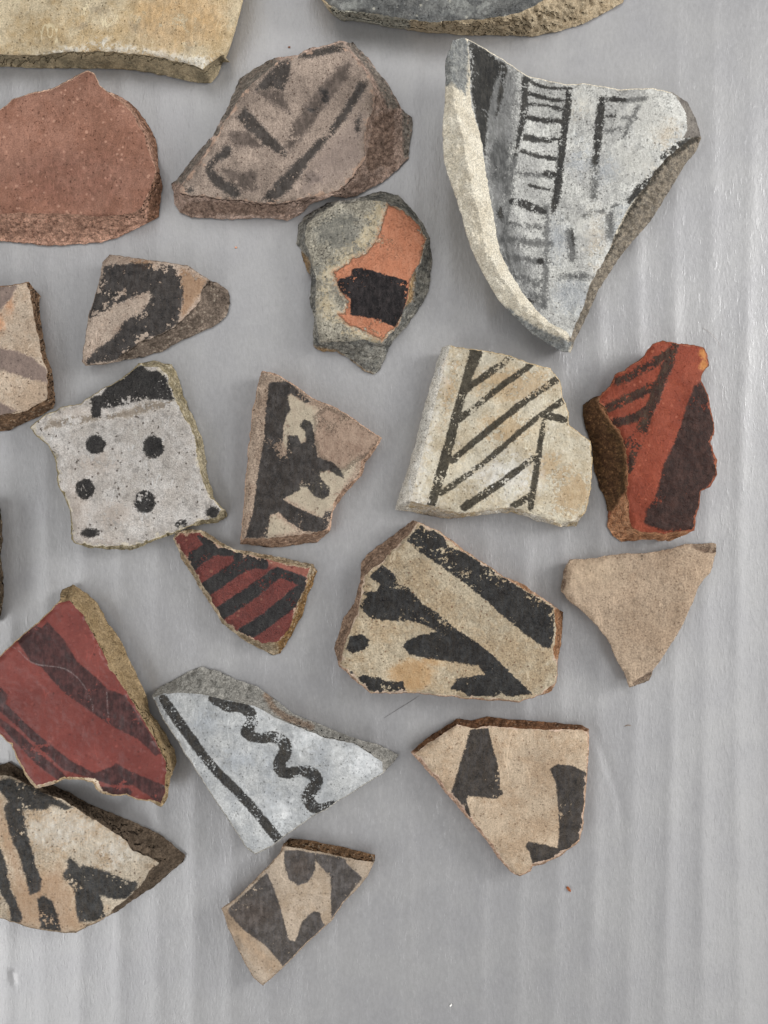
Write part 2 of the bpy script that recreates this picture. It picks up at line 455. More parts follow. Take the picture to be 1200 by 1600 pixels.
foam = bpy.data.objects.new('foam_sheet', me); COL.objects.link(foam); foam['kind'] = 'structure'
sol = foam.modifiers.new('thickness', 'SOLIDIFY'); sol.thickness = .002; sol.offset = -1

N = Nodes('packing_foam')
co = N.coords(5)
st = N.noise(N.coords(6, (1, .42, 1), .40), 4.6, 4, .6)
st2 = N.noise(N.coords(8, (1, .30, 1), -.5), 3.2, 3, .6)
cl = N.noise(co, 90, 3, .5); fi = N.noise(co, 4, 3, .6)
col = N.mix(N.ramp(cl, .35, .65), lin((159, 158, 159), 1.0), lin((164, 163, 163), 1.0))
col = N.n('ShaderNodeHueSaturation', {'Color': col, 'Value': N.ramp(N.math('ADD', N.math('MULTIPLY', st, .6), N.math('MULTIPLY', fi, .4)), .3, .7, .93, 1.06)}).outputs[0]
dash = N.ramp(N.noise(N.coords(12, (1, .22, 1), .12), 4.5, 3, .6), .56, .72)
long_ = N.noise(N.coords(13, (1, .05, 1), .02), 8, 2, .5)
hh = N.math('ADD', N.math('ADD', N.math('ADD', N.math('MULTIPLY', dash, .30), N.math('MULTIPLY', long_, .06)), N.math('MULTIPLY', st, .7)), N.math('ADD', N.math('MULTIPLY', st2, .4), N.math('MULTIPLY', fi, .3)))
b = N.n('ShaderNodeBump', {'Strength': 1.0, 'Distance': .000085, 'Height': hh})
p = N.n('ShaderNodeBsdfPrincipled', {'Base Color': col, 'Roughness': N.ramp(st, .35, .65, .35, .38), 'Normal': b.outputs[0], 'Specular IOR Level': 1.0, 'Metallic': .27})
N.n('ShaderNodeOutputMaterial', {0: p.outputs[0]})
me.materials.append(N.mat)

me = bpy.data.meshes.new('tabletop')
tv = [(x, y, z) for z in (-.03, -.0052) for x, y in ((-.9, -.9), (.9, -.9), (.9, .9), (-.9, .9))]
me.from_pydata(tv, [], [(3, 2, 1, 0), (4, 5, 6, 7), (0, 1, 5, 4), (1, 2, 6, 5), (2, 3, 7, 6), (3, 0, 4, 7)])
tab = bpy.data.objects.new('tabletop', me); COL.objects.link(tab); tab['kind'] = 'structure'
N = Nodes('grey_laminate'); cc = N.mix(N.noise(N.coords(9), 60, 3), lin((120, 118, 114)), lin((134, 132, 128)))
me.materials.append(N.finish(cc, .5, N.noise(N.coords(9), 8), .0001))

# ================================================================== SHERDS
A = T_(0, 0, 1 / 3); B = T_(260, 40, .35); C = T_(660, 0, .45); Dd = T_(0, 370, .31878); E = T_(360, 520, .5)
Fc = T_(860, 510, .36247); Gc = T_(500, 800, 1 / 3); H = T_(0, 800, .43333); I = T_(220, 1020, .35)
J = T_(0, 1160, .27491); K = T_(620, 1100, .48333); X = T_(0, 0, 1)
def poly(tr, pts): return ('p', tr(pts))
def line(tr, pts, wd, k, straight=False):
    return ('L' if straight else 'l', tr(pts), [v * k for v in wd] if isinstance(wd, (list, tuple)) else wd * k)
def ell(tr, c, rx, ry, k): return ('e', tr([c]), (rx * k, ry * k))

# 1 tan rim sherd, top left
sherd('large plain tan sherd with a chipped whitish lower rim above the brick-red sherd',
  X([(-70, -60), (388, -60), (379, 0), (372, 30), (365, 55), (360, 70), (350, 92), (340, 118), (330, 130), (310, 130), (260, 119), (210, 110), (180, 107), (70, 107), (0, 104), (-70, 103)]),
  X([(-70, -60), (386, -60), (377, 0), (370, 28), (363, 52), (358, 66), (351, 84), (335, 94), (322, 103), (316, 108), (305, 103), (280, 97), (250, 90), (220, 85), (185, 82), (150, 80), (110, 81), (70, 85), (30, 87), (0, 85), (-70, 85)]),
  face_material('tan_clay', 101, (208, 192, 162), (188, 164, 126), [
      dict(a='p1', c=(206, 198, 182), amp=9, soft=4, wear=.6, wsize=8, op=.7), dict(a='p2', c=(176, 142, 100), amp=16, soft=12, wear=.5, wsize=12, op=.5),
      dict(a='p3', c=(120, 108, 92), amp=7, soft=5, wear=.2, op=.5)], pit=.5, pitc=(120, 98, 66), bump=1.1, blotch=70),
  edge_material('olive_brown_section', 102, (124, 114, 93), (160, 145, 118), grit=.08, cells=.2, bump=.3, dark=.2),
  plane(6, 200, 50, ky=-.6), 6, slope=3, seed=1, edger=.12, amp=.7, fname='plain_face',
  shapes={'p1': [('L', X([(60, 88), (100, 80), (150, 74), (185, 76), (225, 80), (260, 86), (300, 97), (322, 100)]), [3, 8, 14, 12, 8, 9, 20, 24]), ('e', X([(160, 66)]), (9, 9))],
          'p2': [('e', X([(280, 30)]), (75, 45))], 'p3': [('e', X([(210, 42)]), (8, 7)), ('e', X([(130, 40)]), (9, 5)), ('e', X([(155, 15)]), (12, 7)), ('e', X([(296, 75)]), (6, 10))]})

# 2 grey corrugated sherd, top middle
sherd('large grey sherd with a buff lower edge, cut off by the top of the photo',
  X([(480, -60), (500, -5), (507, 8), (520, 18), (545, 26), (580, 33), (610, 40), (660, 45), (690, 50), (725, 55), (760, 55), (800, 56), (825, 57), (845, 55), (876, 48), (912, 37), (945, 20), (973, 4), (1000, -60)]),
  X([(480, -60), (502, -5), (512, 6), (530, 14), (560, 18), (600, 24), (640, 30), (680, 34), (720, 32), (755, 30), (790, 24), (815, 18), (838, 8), (860, -10), (880, -60)]),
  face_material('grey_clay', 111, (124, 124, 121), (100, 101, 100), [
      dict(a='p1', c=(142, 143, 138), amp=16, soft=8, wear=.6, wsize=9, op=.6), dict(a='p2', c=(72, 72, 72), amp=10, soft=6, wear=.5, op=.6)], pit=.7, pitc=(30, 30, 32), spk=.7, spkc=(190, 186, 172), bump=1.6, blotch=22),
  edge_material('buff_section', 112, (178, 162, 136), (154, 137, 112), [dict(a='e1', c=(120, 120, 112), c2=(168, 164, 150))], grit=.2, cells=.4, bump=.7, dark=.35),
  plane(7, 740, 0, ky=-.4), 7, slope=1.6, seed=2, prof=1.2,
  shapes={'p1': [('e', X([(715, 8)]), (28, 14)), ('e', X([(760, 12)]), (10, 18)), ('e', X([(545, 8)]), (16, 6))],
          'p2': [('l', X([(600, 10), (640, 18), (680, 28), (720, 30)]), 7), ('l', X([(770, 20), (800, 12)]), 9), ('e', X([(690, 10)]), (10, 7))],
          'e1': [('p', X([(480, -60), (505, 5), (560, 15), (640, 28), (640, 44), (600, 42), (530, 26), (480, 10)]))]})

# 3 brick-red plain sherd
sherd('plain brick-red sherd with a thick crumbly pinkish lower edge',
  A([(-210, 600), (0, 515), (60, 465), (150, 435), (240, 415), (315, 378), (385, 340), (415, 330), (440, 350), (465, 395), (505, 430), (550, 445), (600, 475), (640, 510), (680, 560), (715, 620), (740, 690), (745, 780), (765, 870), (750, 940), (742, 1015), (700, 1040), (640, 1070), (565, 1105), (480, 1135), (350, 1145), (230, 1152), (120, 1140), (0, 1130), (-210, 1110)]),
  A([(-210, 610), (0, 520), (60, 472), (150, 442), (240, 425), (315, 390), (385, 350), (415, 342), (440, 365), (465, 405), (505, 440), (560, 475), (610, 520), (650, 590), (680, 640), (705, 720), (728, 800), (710, 880), (680, 930), (660, 975), (620, 1000), (540, 1010), (450, 1015), (330, 1005), (180, 1000), (60, 1000), (0, 1005), (-210, 1000)]),
  face_material('brick_red_clay', 121, (162, 120, 102), (146, 104, 86), [dict(a='p1', c=(128, 90, 80), amp=16, soft=16, wear=0, op=.3)], pit=.45, pitc=(92, 54, 42), spk=.55, spkc=(205, 160, 138), bump=.7, blotch=55, grain=.4, mott=.2),
  edge_material('crumbly_pink_section', 122, (176, 136, 116), (200, 158, 136), [dict(a='e1', c=(118, 88, 70))], grit=.75, gritc=(214, 172, 150), bump=1.5, dark=.75),
  plane(6.2, 120, 250, kx=-.5, ky=-.35), 6, slope=2.2, seed=3, edger=.5, fname='plain_face',
  shapes={'p1': [('e', A([(330, 830)]), (90, 45))], 'e1': [('p', A([(600, 480), (760, 480), (800, 1100), (690, 1040), (700, 900), (735, 800), (700, 640)]))]})

# 4 mauve sherd with stripes
k4 = .35
sherd('large mauve-brown sherd with slanting dark stripes and a stepped broken right side',
  B([(25, 705), (45, 690), (110, 600), (200, 500), (260, 390), (300, 300), (330, 235), (400, 185), (480, 145), (590, 130), (640, 100), (700, 88), (780, 70), (830, 75), (880, 120), (940, 200), (1000, 280), (1050, 370), (1100, 410), (1100, 450), (1085, 510), (1080, 590), (1030, 640), (980, 690), (940, 715), (890, 735), (850, 760), (800, 770), (740, 755), (690, 775), (640, 800), (600, 840), (565, 860), (540, 872), (470, 858), (400, 860), (290, 865), (200, 862), (110, 855), (60, 830), (35, 790)]),
  B([(55, 735), (75, 700), (150, 610), (235, 470), (295, 380), (340, 300), (425, 225), (500, 160), (600, 133), (700, 95), (785, 80), (835, 130), (870, 185), (908, 220), (928, 300), (918, 370), (895, 440), (885, 520), (890, 600), (850, 650), (810, 695), (770, 735), (690, 757), (620, 770), (560, 785), (500, 795), (400, 790), (320, 778), (230, 772), (140, 760), (70, 750)]),
  face_material('mauve_buff_clay', 131, (176, 158, 144), (152, 136, 124), [
      dict(a='p2', c=(106, 95, 89), c2=(122, 109, 101), amp=6, soft=4, wear=.12, op=.9, grow=1),
      dict(a='p4', c=(150, 134, 126), c2=(162, 146, 138), amp=12, soft=10, wear=.3, op=.5),
      dict(a='p1', c=(60, 60, 60), c2=(82, 78, 76), amp=4.5, soft=2.4, wear=.36, wsize=4, grow=1.2, op=.92)], pit=.6, pitc=(96, 66, 52), rim=(190, 160, 140), rimw=5, bump=1.1),
  edge_material('brown_section', 132, (162, 138, 124), (186, 162, 148), [dict(a='e1', c=(122, 114, 106), c2=(150, 142, 132)), dict(a='e2', c=(130, 108, 95), c2=(158, 134, 119))], grit=.5, gritc=(190, 158, 140), bump=1.2),
  plane(7, 430, 220, kx=-.45, ky=-.45, ax=-.2), 7, slope=2.0, seed=4, edger=.42, prof=.6, amp=1.1,
  shapes={'p1': [poly(B, [(590, 140), (650, 108), (790, 82), (800, 110), (700, 130), (620, 145)]),
                 poly(B, [(505, 162), (555, 150), (550, 230), (525, 285), (480, 275), (400, 285), (430, 240)]),
                 poly(B, [(315, 410), (350, 365), (440, 460), (545, 570), (530, 592), (440, 530), (370, 470)]),
                 line(B, [(270, 560), (225, 595), (195, 640), (225, 690), (310, 750)], [46, 26, 30, 44, 34], k4),
                 poly(B, [(420, 780), (480, 790), (560, 720), (640, 600), (760, 470), (870, 310), (900, 250), (860, 250), (800, 360), (720, 470), (600, 590), (500, 690)]),
                 poly(B, [(690, 280), (720, 290), (725, 340), (690, 350)]), ell(B, (105, 735), 14, 10, k4), ell(B, (855, 440), 12, 30, k4), ell(B, (655, 375), 18, 8, k4)],
          'p2': [poly(B, [(390, 290), (520, 290), (560, 400), (480, 350)]), poly(B, [(530, 540), (560, 440), (640, 330), (760, 190), (830, 150), (820, 220), (720, 350), (600, 510), (550, 560)]),
                 poly(B, [(270, 470), (370, 470), (430, 540), (300, 545)]), poly(B, [(250, 640), (400, 655), (410, 730), (320, 745)]), ell(B, (650, 680), 40, 26, k4)],
          'p4': [poly(B, [(740, 500), (890, 340), (880, 600), (800, 690), (620, 745), (600, 700)])],
          'e1': [poly(B, [(0, 700), (250, 350), (330, 220), (480, 140), (510, 160), (330, 320), (240, 480), (70, 710)]), poly(B, [(780, 60), (840, 75), (1000, 270), (1040, 370), (990, 370), (920, 220)]), poly(B, [(1050, 370), (1120, 380), (1120, 560), (1060, 600)])],
          'e2': [poly(B, [(100, 780), (560, 800), (520, 850), (60, 840)]), poly(B, [(930, 400), (1020, 380), (1010, 600), (900, 660), (890, 600)])]})

# 5 small sherd with an orange and black slip patch
sherd('rough grey and cream sherd with a patch of orange and black slip',
  B([(580, 970), (585, 900), (610, 860), (650, 830), (720, 790), (830, 775), (900, 755), (960, 740), (1040, 760), (1090, 810), (1150, 890), (1175, 950), (1185, 1060), (1170, 1190), (1110, 1290), (1050, 1370), (1000, 1430), (960, 1530), (930, 1555), (880, 1540), (820, 1490), (760, 1455), (700, 1455), (655, 1430), (655, 1360), (660, 1300), (640, 1220), (650, 1130), (610, 1050), (600, 1000)]),
  B([(620, 960), (625, 890), (680, 840), (760, 800), (880, 780), (980, 785), (1060, 830), (1130, 890), (1160, 950), (1140, 1040), (1090, 1140), (1075, 1240), (1035, 1340), (965, 1420), (880, 1400), (780, 1415), (690, 1410), (670, 1330), (665, 1220), (670, 1120), (640, 1030)]),
  face_material('granular_cream_clay', 141, (190, 183, 166), (158, 152, 138), [
      dict(a='p4', c=(112, 112, 106), c2=(140, 138, 130), amp=14, soft=6, wear=.65, wsize=6, op=.7),
      dict(a='p3', c=(196, 178, 144), c2=(208, 196, 170), amp=14, soft=6, wear=.7, wsize=5, op=.75),
      dict(a='p1', c=(204, 172, 142), c2=(196, 150, 116), amp=7, soft=2, wear=.45, wsize=4, grow=3.5, op=.85),
      dict(a='p1', c=(194, 128, 97), c2=(202, 140, 110), amp=3.2, soft=1.0, wear=.08, h=.5, rough=.55),
      dict(a='p2', c=(50, 46, 48), c2=(66, 60, 60), amp=2.0, soft=.8, wear=.04, h=.1, rough=.5, brush=0)], pit=.9, pitc=(86, 84, 74), spk=.5, spkc=(224, 214, 190), bump=1.9, blotch=25, grain=.9),
  edge_material('charcoal_section', 142, (112, 112, 108), (156, 152, 142), [dict(a='e1', c=(150, 124, 92))], grit=.55, gritc=(190, 186, 176), bump=1.6, dark=.9),
  plane(5.2, 580, 440, kx=-.9, ky=-.5), 5, slope=2.0, seed=5, edger=.5, rough=.3, relief={'p1': .22}, amp=1.2,
  shapes={'p1': [poly(B, [(990, 800), (1060, 830), (1130, 890), (1155, 960), (1125, 1070), (1085, 1140), (1080, 1250), (1020, 1345), (960, 1400), (900, 1370), (810, 1330), (770, 1290), (800, 1285), (812, 1230), (780, 1190), (760, 1140), (750, 1100), (820, 1060), (830, 1040), (890, 1025), (940, 960), (970, 870)])],
          'p2': [poly(B, [(830, 1085), (870, 1080), (960, 1105), (1080, 1140), (1078, 1200), (1055, 1290), (1020, 1345), (930, 1310), (820, 1290), (822, 1220), (780, 1190), (762, 1150), (770, 1130), (825, 1115)])],
          'p3': [line(B, [(960, 800), (920, 900), (870, 1000), (760, 1060), (710, 1120)], [70, 80, 70, 60, 50], k4), line(B, [(700, 1180), (720, 1260), (790, 1330), (880, 1390), (950, 1405)], [40, 60, 50, 36, 20], k4)],
          'p4': [ell(B, (770, 920), 110, 90, k4), ell(B, (680, 1080), 30, 60, k4), ell(B, (940, 1440), 70, 60, k4)],
          'e1': [poly(B, [(600, 1000), (640, 1050), (640, 1120), (600, 1060)]), poly(B, [(650, 1430), (760, 1450), (880, 1535), (930, 1560), (860, 1550), (640, 1460)]), poly(B, [(1080, 1140), (1110, 1100), (1100, 1230), (1070, 1250)])]})

# 6 big curved jar-neck sherd
TL6 = np.array(C([(158, 135), (165, 250), (170, 360), (200, 470), (215, 560), (230, 660), (250, 760), (268, 870), (312, 960), (350, 1020), (400, 1080), (440, 1120), (500, 1150), (515, 1170)]))
TR6 = np.array(C([(905, 320), (945, 400), (960, 460), (900, 505), (850, 545), (820, 580), (770, 650), (710, 730), (660, 830), (630, 910), (585, 980), (560, 1060), (530, 1130), (516, 1172)]))
def z6(P):
    xl = np.interp(P[:, 1], TL6[:, 1], TL6[:, 0]); xr = np.interp(P[:, 1], TR6[:, 1], TR6[:, 0])
    a = P[:, 0] - xl; wd = np.clip(xr - xl, 30, None)
    hl = np.interp(P[:, 1], [60, 250, 430, 550], [22, 19, 13, 8])
    wl = np.interp(P[:, 1], [60, 250, 430, 550], [105, 110, 70, 30])
    z = 3.6 + (hl - 3.6) * np.clip(1 - a / wl, 0, 1.25) ** 1.7
    q = np.clip(a / wd, 0, 1.3)
    z = z + np.interp(P[:, 1], [100, 250, 540], [5.5, 4.5, 2.0]) * q ** 1.6
    lip = np.hypot(P[:, 0] - 1048, (P[:, 1] - 195))
    z = z - 3.2 * np.clip((P[:, 0] - 1030) / 60, 0, 1) ** 1.7 * (P[:, 1] < 260)
    z = z - .9 * np.clip((-a) / 45, 0, 1)
    return z
k6 = .45
f6 = face_material('white_slipped_grey_clay', 151, (204, 203, 197), (178, 177, 173), [
      dict(a='p5', c=(98, 99, 100), c2=(124, 124, 124), amp=12, soft=12, wear=.25, op=.85),  # grey paint, plus the hollow left wall's shade put into the colour
      dict(a='p4', c=(188, 168, 140), c2=(204, 190, 166), amp=16, soft=10, wear=.6, op=.5),
      dict(a='p3', c=(206, 204, 196), c2=(216, 214, 206), amp=22, soft=14, wear=.6, wsize=9, op=.55),
      dict(a='p6', c=(156, 162, 170), c2=(166, 170, 174), amp=18, soft=12, wear=.5, wsize=9, op=.5),
      dict(a='p2', c=(92, 92, 92), c2=(112, 112, 110), amp=5, soft=3, wear=.35, wsize=6, op=.85, grow=1.5),
      dict(a='p1', c=(52, 51, 50), c2=(70, 68, 64), amp=3.4, soft=1.5, wear=.3, wsize=5, grow=.2)], pit=.6, pitc=(96, 92, 86), bump=1.0, blotch=30, grain=.7)
sherd('large curved grey-white jar sherd with black ladder lines and cream broken edge',
  C([(105, 140), (150, 130), (220, 170), (300, 220), (370, 265), (430, 280), (500, 292), (570, 290), (680, 310), (800, 305), (870, 320), (920, 355), (950, 410), (968, 480), (950, 530), (910, 575), (870, 640), (830, 710), (790, 770), (720, 850), (660, 930), (610, 1010), (570, 1100), (535, 1170), (515, 1225), (490, 1225), (450, 1200), (380, 1160), (320, 1100), (270, 1050), (220, 970), (180, 890), (150, 810), (130, 730), (95, 630), (75, 560), (70, 460), (80, 300), (80, 210)]),
  C([(158, 135), (220, 174), (300, 224), (370, 269), (430, 285), (500, 296), (570, 294), (680, 315), (800, 310), (865, 325), (912, 360), (942, 415), (958, 462)]) + [tuple(p) for p in TR6[3:]] + [tuple(p) for p in TL6[::-1][1:-1]],
  f6,
  edge_material('cream_section', 152, (205, 198, 182), (190, 181, 163), [
      dict(a='e1', c=(96, 90, 82), c2=(134, 124, 110)), dict(a='e2', c=(104, 106, 106), c2=(138, 138, 134)), dict(a='e3', c=(52, 50, 46), c2=(70, 64, 56))], grit=.1, gritc=(226, 218, 200), bump=.6, dark=.25, cells=.2, core=.0),
  z6, 40, slope=.35, seed=6, hs=1.0, edger=.35, under=.45, prof=1.0, rough=.22, amp=.8,
  parts=[('rolled_lip', C([(835, 300), (880, 335), (915, 390), (920, 450), (905, 480), (975, 475), (980, 380), (900, 300)]),
          face_material('worn_lip_clay', 153, (134, 128, 120), (112, 106, 100), pit=.4, bump=.8, rough=.7))],
  shapes={'p1': [line(C, [(357, 275), (350, 400), (335, 480), (320, 540)], [24, 24, 16, 8], k6), line(C, [(512, 310), (497, 420), (480, 560), (464, 690), (450, 740)], [22, 28, 26, 26, 12], k6),
                 line(C, [(365, 278), (420, 302), (500, 308)], 12, k6), line(C, [(370, 322), (440, 345), (490, 350)], 14, k6), line(C, [(370, 362), (430, 366), (490, 380)], 14, k6), line(C, [(365, 408), (420, 418), (490, 422)], 20, k6),
                 line(C, [(360, 476), (420, 488), (485, 486)], [26, 20, 24], k6), line(C, [(345, 525), (400, 542), (470, 552)], 16, k6), line(C, [(430, 604), (465, 606)], 22, k6), line(C, [(370, 645), (440, 660)], 14, k6),
                 line(C, [(310, 700), (350, 708), (420, 735)], [20, 30, 24], k6), line(C, [(625, 345), (612, 450), (602, 560)], [26, 30, 22], k6), line(C, [(640, 345), (700, 347)], 18, k6), line(C, [(640, 402), (664, 402)], 14, k6),
                 poly(C, [(160, 140), (225, 178), (290, 225), (250, 290), (235, 360), (225, 430), (218, 545), (190, 430), (172, 340)]), line(C, [(285, 240), (270, 330), (258, 400)], [22, 16, 8], k6),
                 line(C, [(720, 700), (770, 640), (830, 590)], [18, 30, 20], k6), line(C, [(835, 545), (900, 500), (955, 482)], [20, 26, 14], k6), line(C, [(520, 800), (525, 850)], 8, k6), ell(C, (410, 908), 12, 12, k6), ell(C, (270, 740), 12, 20, k6), ell(C, (360, 1050), 40, 14, k6)],
          'p2': [ell(C, (268, 560), 34, 70, k6), line(C, [(320, 540), (300, 680), (290, 860), (330, 1000)], [16, 14, 12, 10], k6), line(C, [(300, 960), (420, 980)], 12, k6), line(C, [(360, 1020), (430, 1040)], 12, k6), line(C, [(300, 600), (440, 612)], 12, k6), line(C, [(700, 410), (745, 412)], 12, k6), line(C, [(705, 350), (770, 340)], 14, k6), line(C, [(280, 770), (410, 790)], 16, k6), line(C, [(280, 832), (440, 848)], 22, k6), line(C, [(280, 892), (440, 912)], 18, k6), line(C, [(602, 560), (595, 690)], [26, 18], k6), line(C, [(290, 560), (300, 700)], 22, k6),
                 line(C, [(430, 720), (430, 920), (420, 1060)], 18, k6), line(C, [(650, 740), (655, 820)], 22, k6), line(C, [(512, 810), (522, 900)], 26, k6), line(C, [(560, 750), (640, 725), (720, 690)], 10, k6), line(C, [(340, 960), (400, 990)], 20, k6), line(C, [(640, 455), (690, 450)], 12, k6), line(C, [(700, 470), (725, 420), (750, 370)], 14, k6), ell(C, (540, 960), 50, 10, k6)],
          'p3': [ell(C, (800, 410), 90, 80, k6), ell(C, (560, 780), 30, 40, k6), ell(C, (740, 560), 70, 60, k6), ell(C, (560, 350), 40, 40, k6)], 'p4': [ell(C, (850, 470), 50, 50, k6), ell(C, (600, 860), 20, 70, k6), ell(C, (545, 375), 14, 16, k6), ell(C, (810, 590), 18, 16, k6)],
          'p5': [poly(C, [(160, 130), (340, 240), (330, 500), (300, 700), (420, 1060), (400, 1100), (240, 860), (200, 480)])], 'p6': [poly(C, [(670, 740), (720, 710), (700, 790), (660, 840)]), ell(C, (520, 1030), 60, 60, k6), ell(C, (470, 830), 30, 60, k6), ell(C, (545, 540), 40, 50, k6), ell(C, (640, 590), 30, 40, k6)],
          'e1': [poly(C, [(980, 440), (1000, 500), (530, 1240), (505, 1180), (570, 1000), (800, 580)])], 'e2': [poly(C, [(70, 120), (158, 120), (160, 260), (150, 330), (100, 290), (70, 300)]), poly(C, [(270, 1050), (330, 1090), (400, 1140), (520, 1190), (500, 1240), (380, 1180)])],
          'e3': [line(C, [(955, 475), (900, 510), (840, 560), (770, 660), (700, 770), (640, 900)], [20, 30, 22, 18, 14, 8], k6)]})

# 7 small dark sherd
k7 = .31878
sherd('small triangular sherd, black painted with one pale pink band, left of the mauve sherd',
  Dd([(400, 610), (410, 530), (430, 400), (460, 300), (490, 200), (500, 130), (540, 85), (600, 90), (660, 105), (760, 115), (850, 130), (920, 140), (960, 165), (1020, 205), (1080, 235), (1120, 265), (1130, 330), (1110, 390), (1060, 430), (960, 480), (880, 510), (800, 560), (700, 590), (600, 605), (500, 630), (420, 632)]),
  Dd([(403, 610), (410, 530), (432, 400), (462, 300), (492, 200), (503, 135), (545, 90), (640, 100), (760, 122), (880, 138), (960, 172), (1020, 212), (985, 270), (985, 310), (900, 400), (850, 450), (780, 480), (690, 512), (640, 550), (570, 598), (500, 620), (420, 628)]),
  face_material('pale_pink_clay', 161, (192, 174, 158), (172, 152, 136), [
      dict(a='p2', c=(150, 118, 90), c2=(172, 140, 112), amp=6, soft=4, wear=.3, op=.85),
      dict(a='p1', c=(58, 58, 60), c2=(84, 80, 78), amp=4.5, soft=1.8, wear=.42, wsize=8, grow=3)], pit=.6, pitc=(100, 74, 58), spk=.35, spkc=(206, 180, 158), bump=1.2),
  edge_material('grey_brown_section', 162, (104, 92, 82), (128, 114, 102), grit=.25, bump=.9),
  plane(4.6, 230, 480, kx=-.6, ky=-.6), 4.6, slope=1.6, seed=7, edger=.35, prof=.6,
  shapes={'p1': [poly(Dd, [(440, 390), (460, 300), (490, 220), (520, 150), (640, 140), (760, 140), (860, 155), (890, 220), (890, 330), (860, 420), (790, 470), (700, 500), (650, 540), (560, 600), (420, 622), (470, 570), (560, 500), (620, 420), (690, 380), (760, 290), (730, 258), (650, 290), (560, 330), (480, 375)])],
          'p2': [poly(Dd, [(880, 150), (960, 180), (1020, 215), (980, 290), (890, 400), (880, 300)]), ell(Dd, (700, 130), 50, 30, k7)]})

# 8 sherd cut by the left edge
sherd('cream sherd with a grey-brown band, cut by the left margin below the brick-red sherd',
  Dd([(-200, 250), (0, 240), (60, 235), (140, 220), (165, 250), (200, 290), (190, 330), (205, 450), (220, 560), (250, 640), (265, 720), (270, 810), (260, 840), (190, 880), (100, 920), (50, 950), (0, 955), (-200, 955)]),
  Dd([(-200, 255), (0, 246), (60, 241), (128, 226), (150, 280), (163, 380), (185, 480), (200, 560), (228, 650), (238, 760), (228, 800), (180, 822), (130, 850), (70, 865), (0, 875), (-200, 875)]),
  face_material('cream_pink_clay', 171, (198, 180, 160), (182, 160, 138), [
      dict(a='p2', c=(178, 130, 96), amp=6, soft=5, wear=.2, op=.7), dict(a='p1', c=(128, 112, 104), c2=(146, 128, 118), amp=3, soft=2, wear=.18)], pit=.6, pitc=(110, 76, 60), bump=1.1),
  edge_material('rusty_brown_section', 172, (108, 86, 68), (134, 106, 82), grit=.3, bump=1.2),
  plane(5.2, 0, 560, kx=-.6, ky=-.3), 5.2, slope=2.2, seed=8,
  shapes={'p1': [poly(Dd, [(-210, 510), (-10, 540), (80, 560), (160, 590), (230, 650), (240, 722), (150, 700), (60, 670), (-10, 650), (-210, 620)]), poly(Dd, [(-210, 240), (90, 235), (60, 290), (0, 370), (-210, 380)]), poly(Dd, [(-210, 790), (0, 810), (80, 850), (40, 890), (-210, 890)])],
          'p2': [ell(Dd, (45, 330), 22, 40, k7), ell(Dd, (0, 430), 20, 40, k7)]})

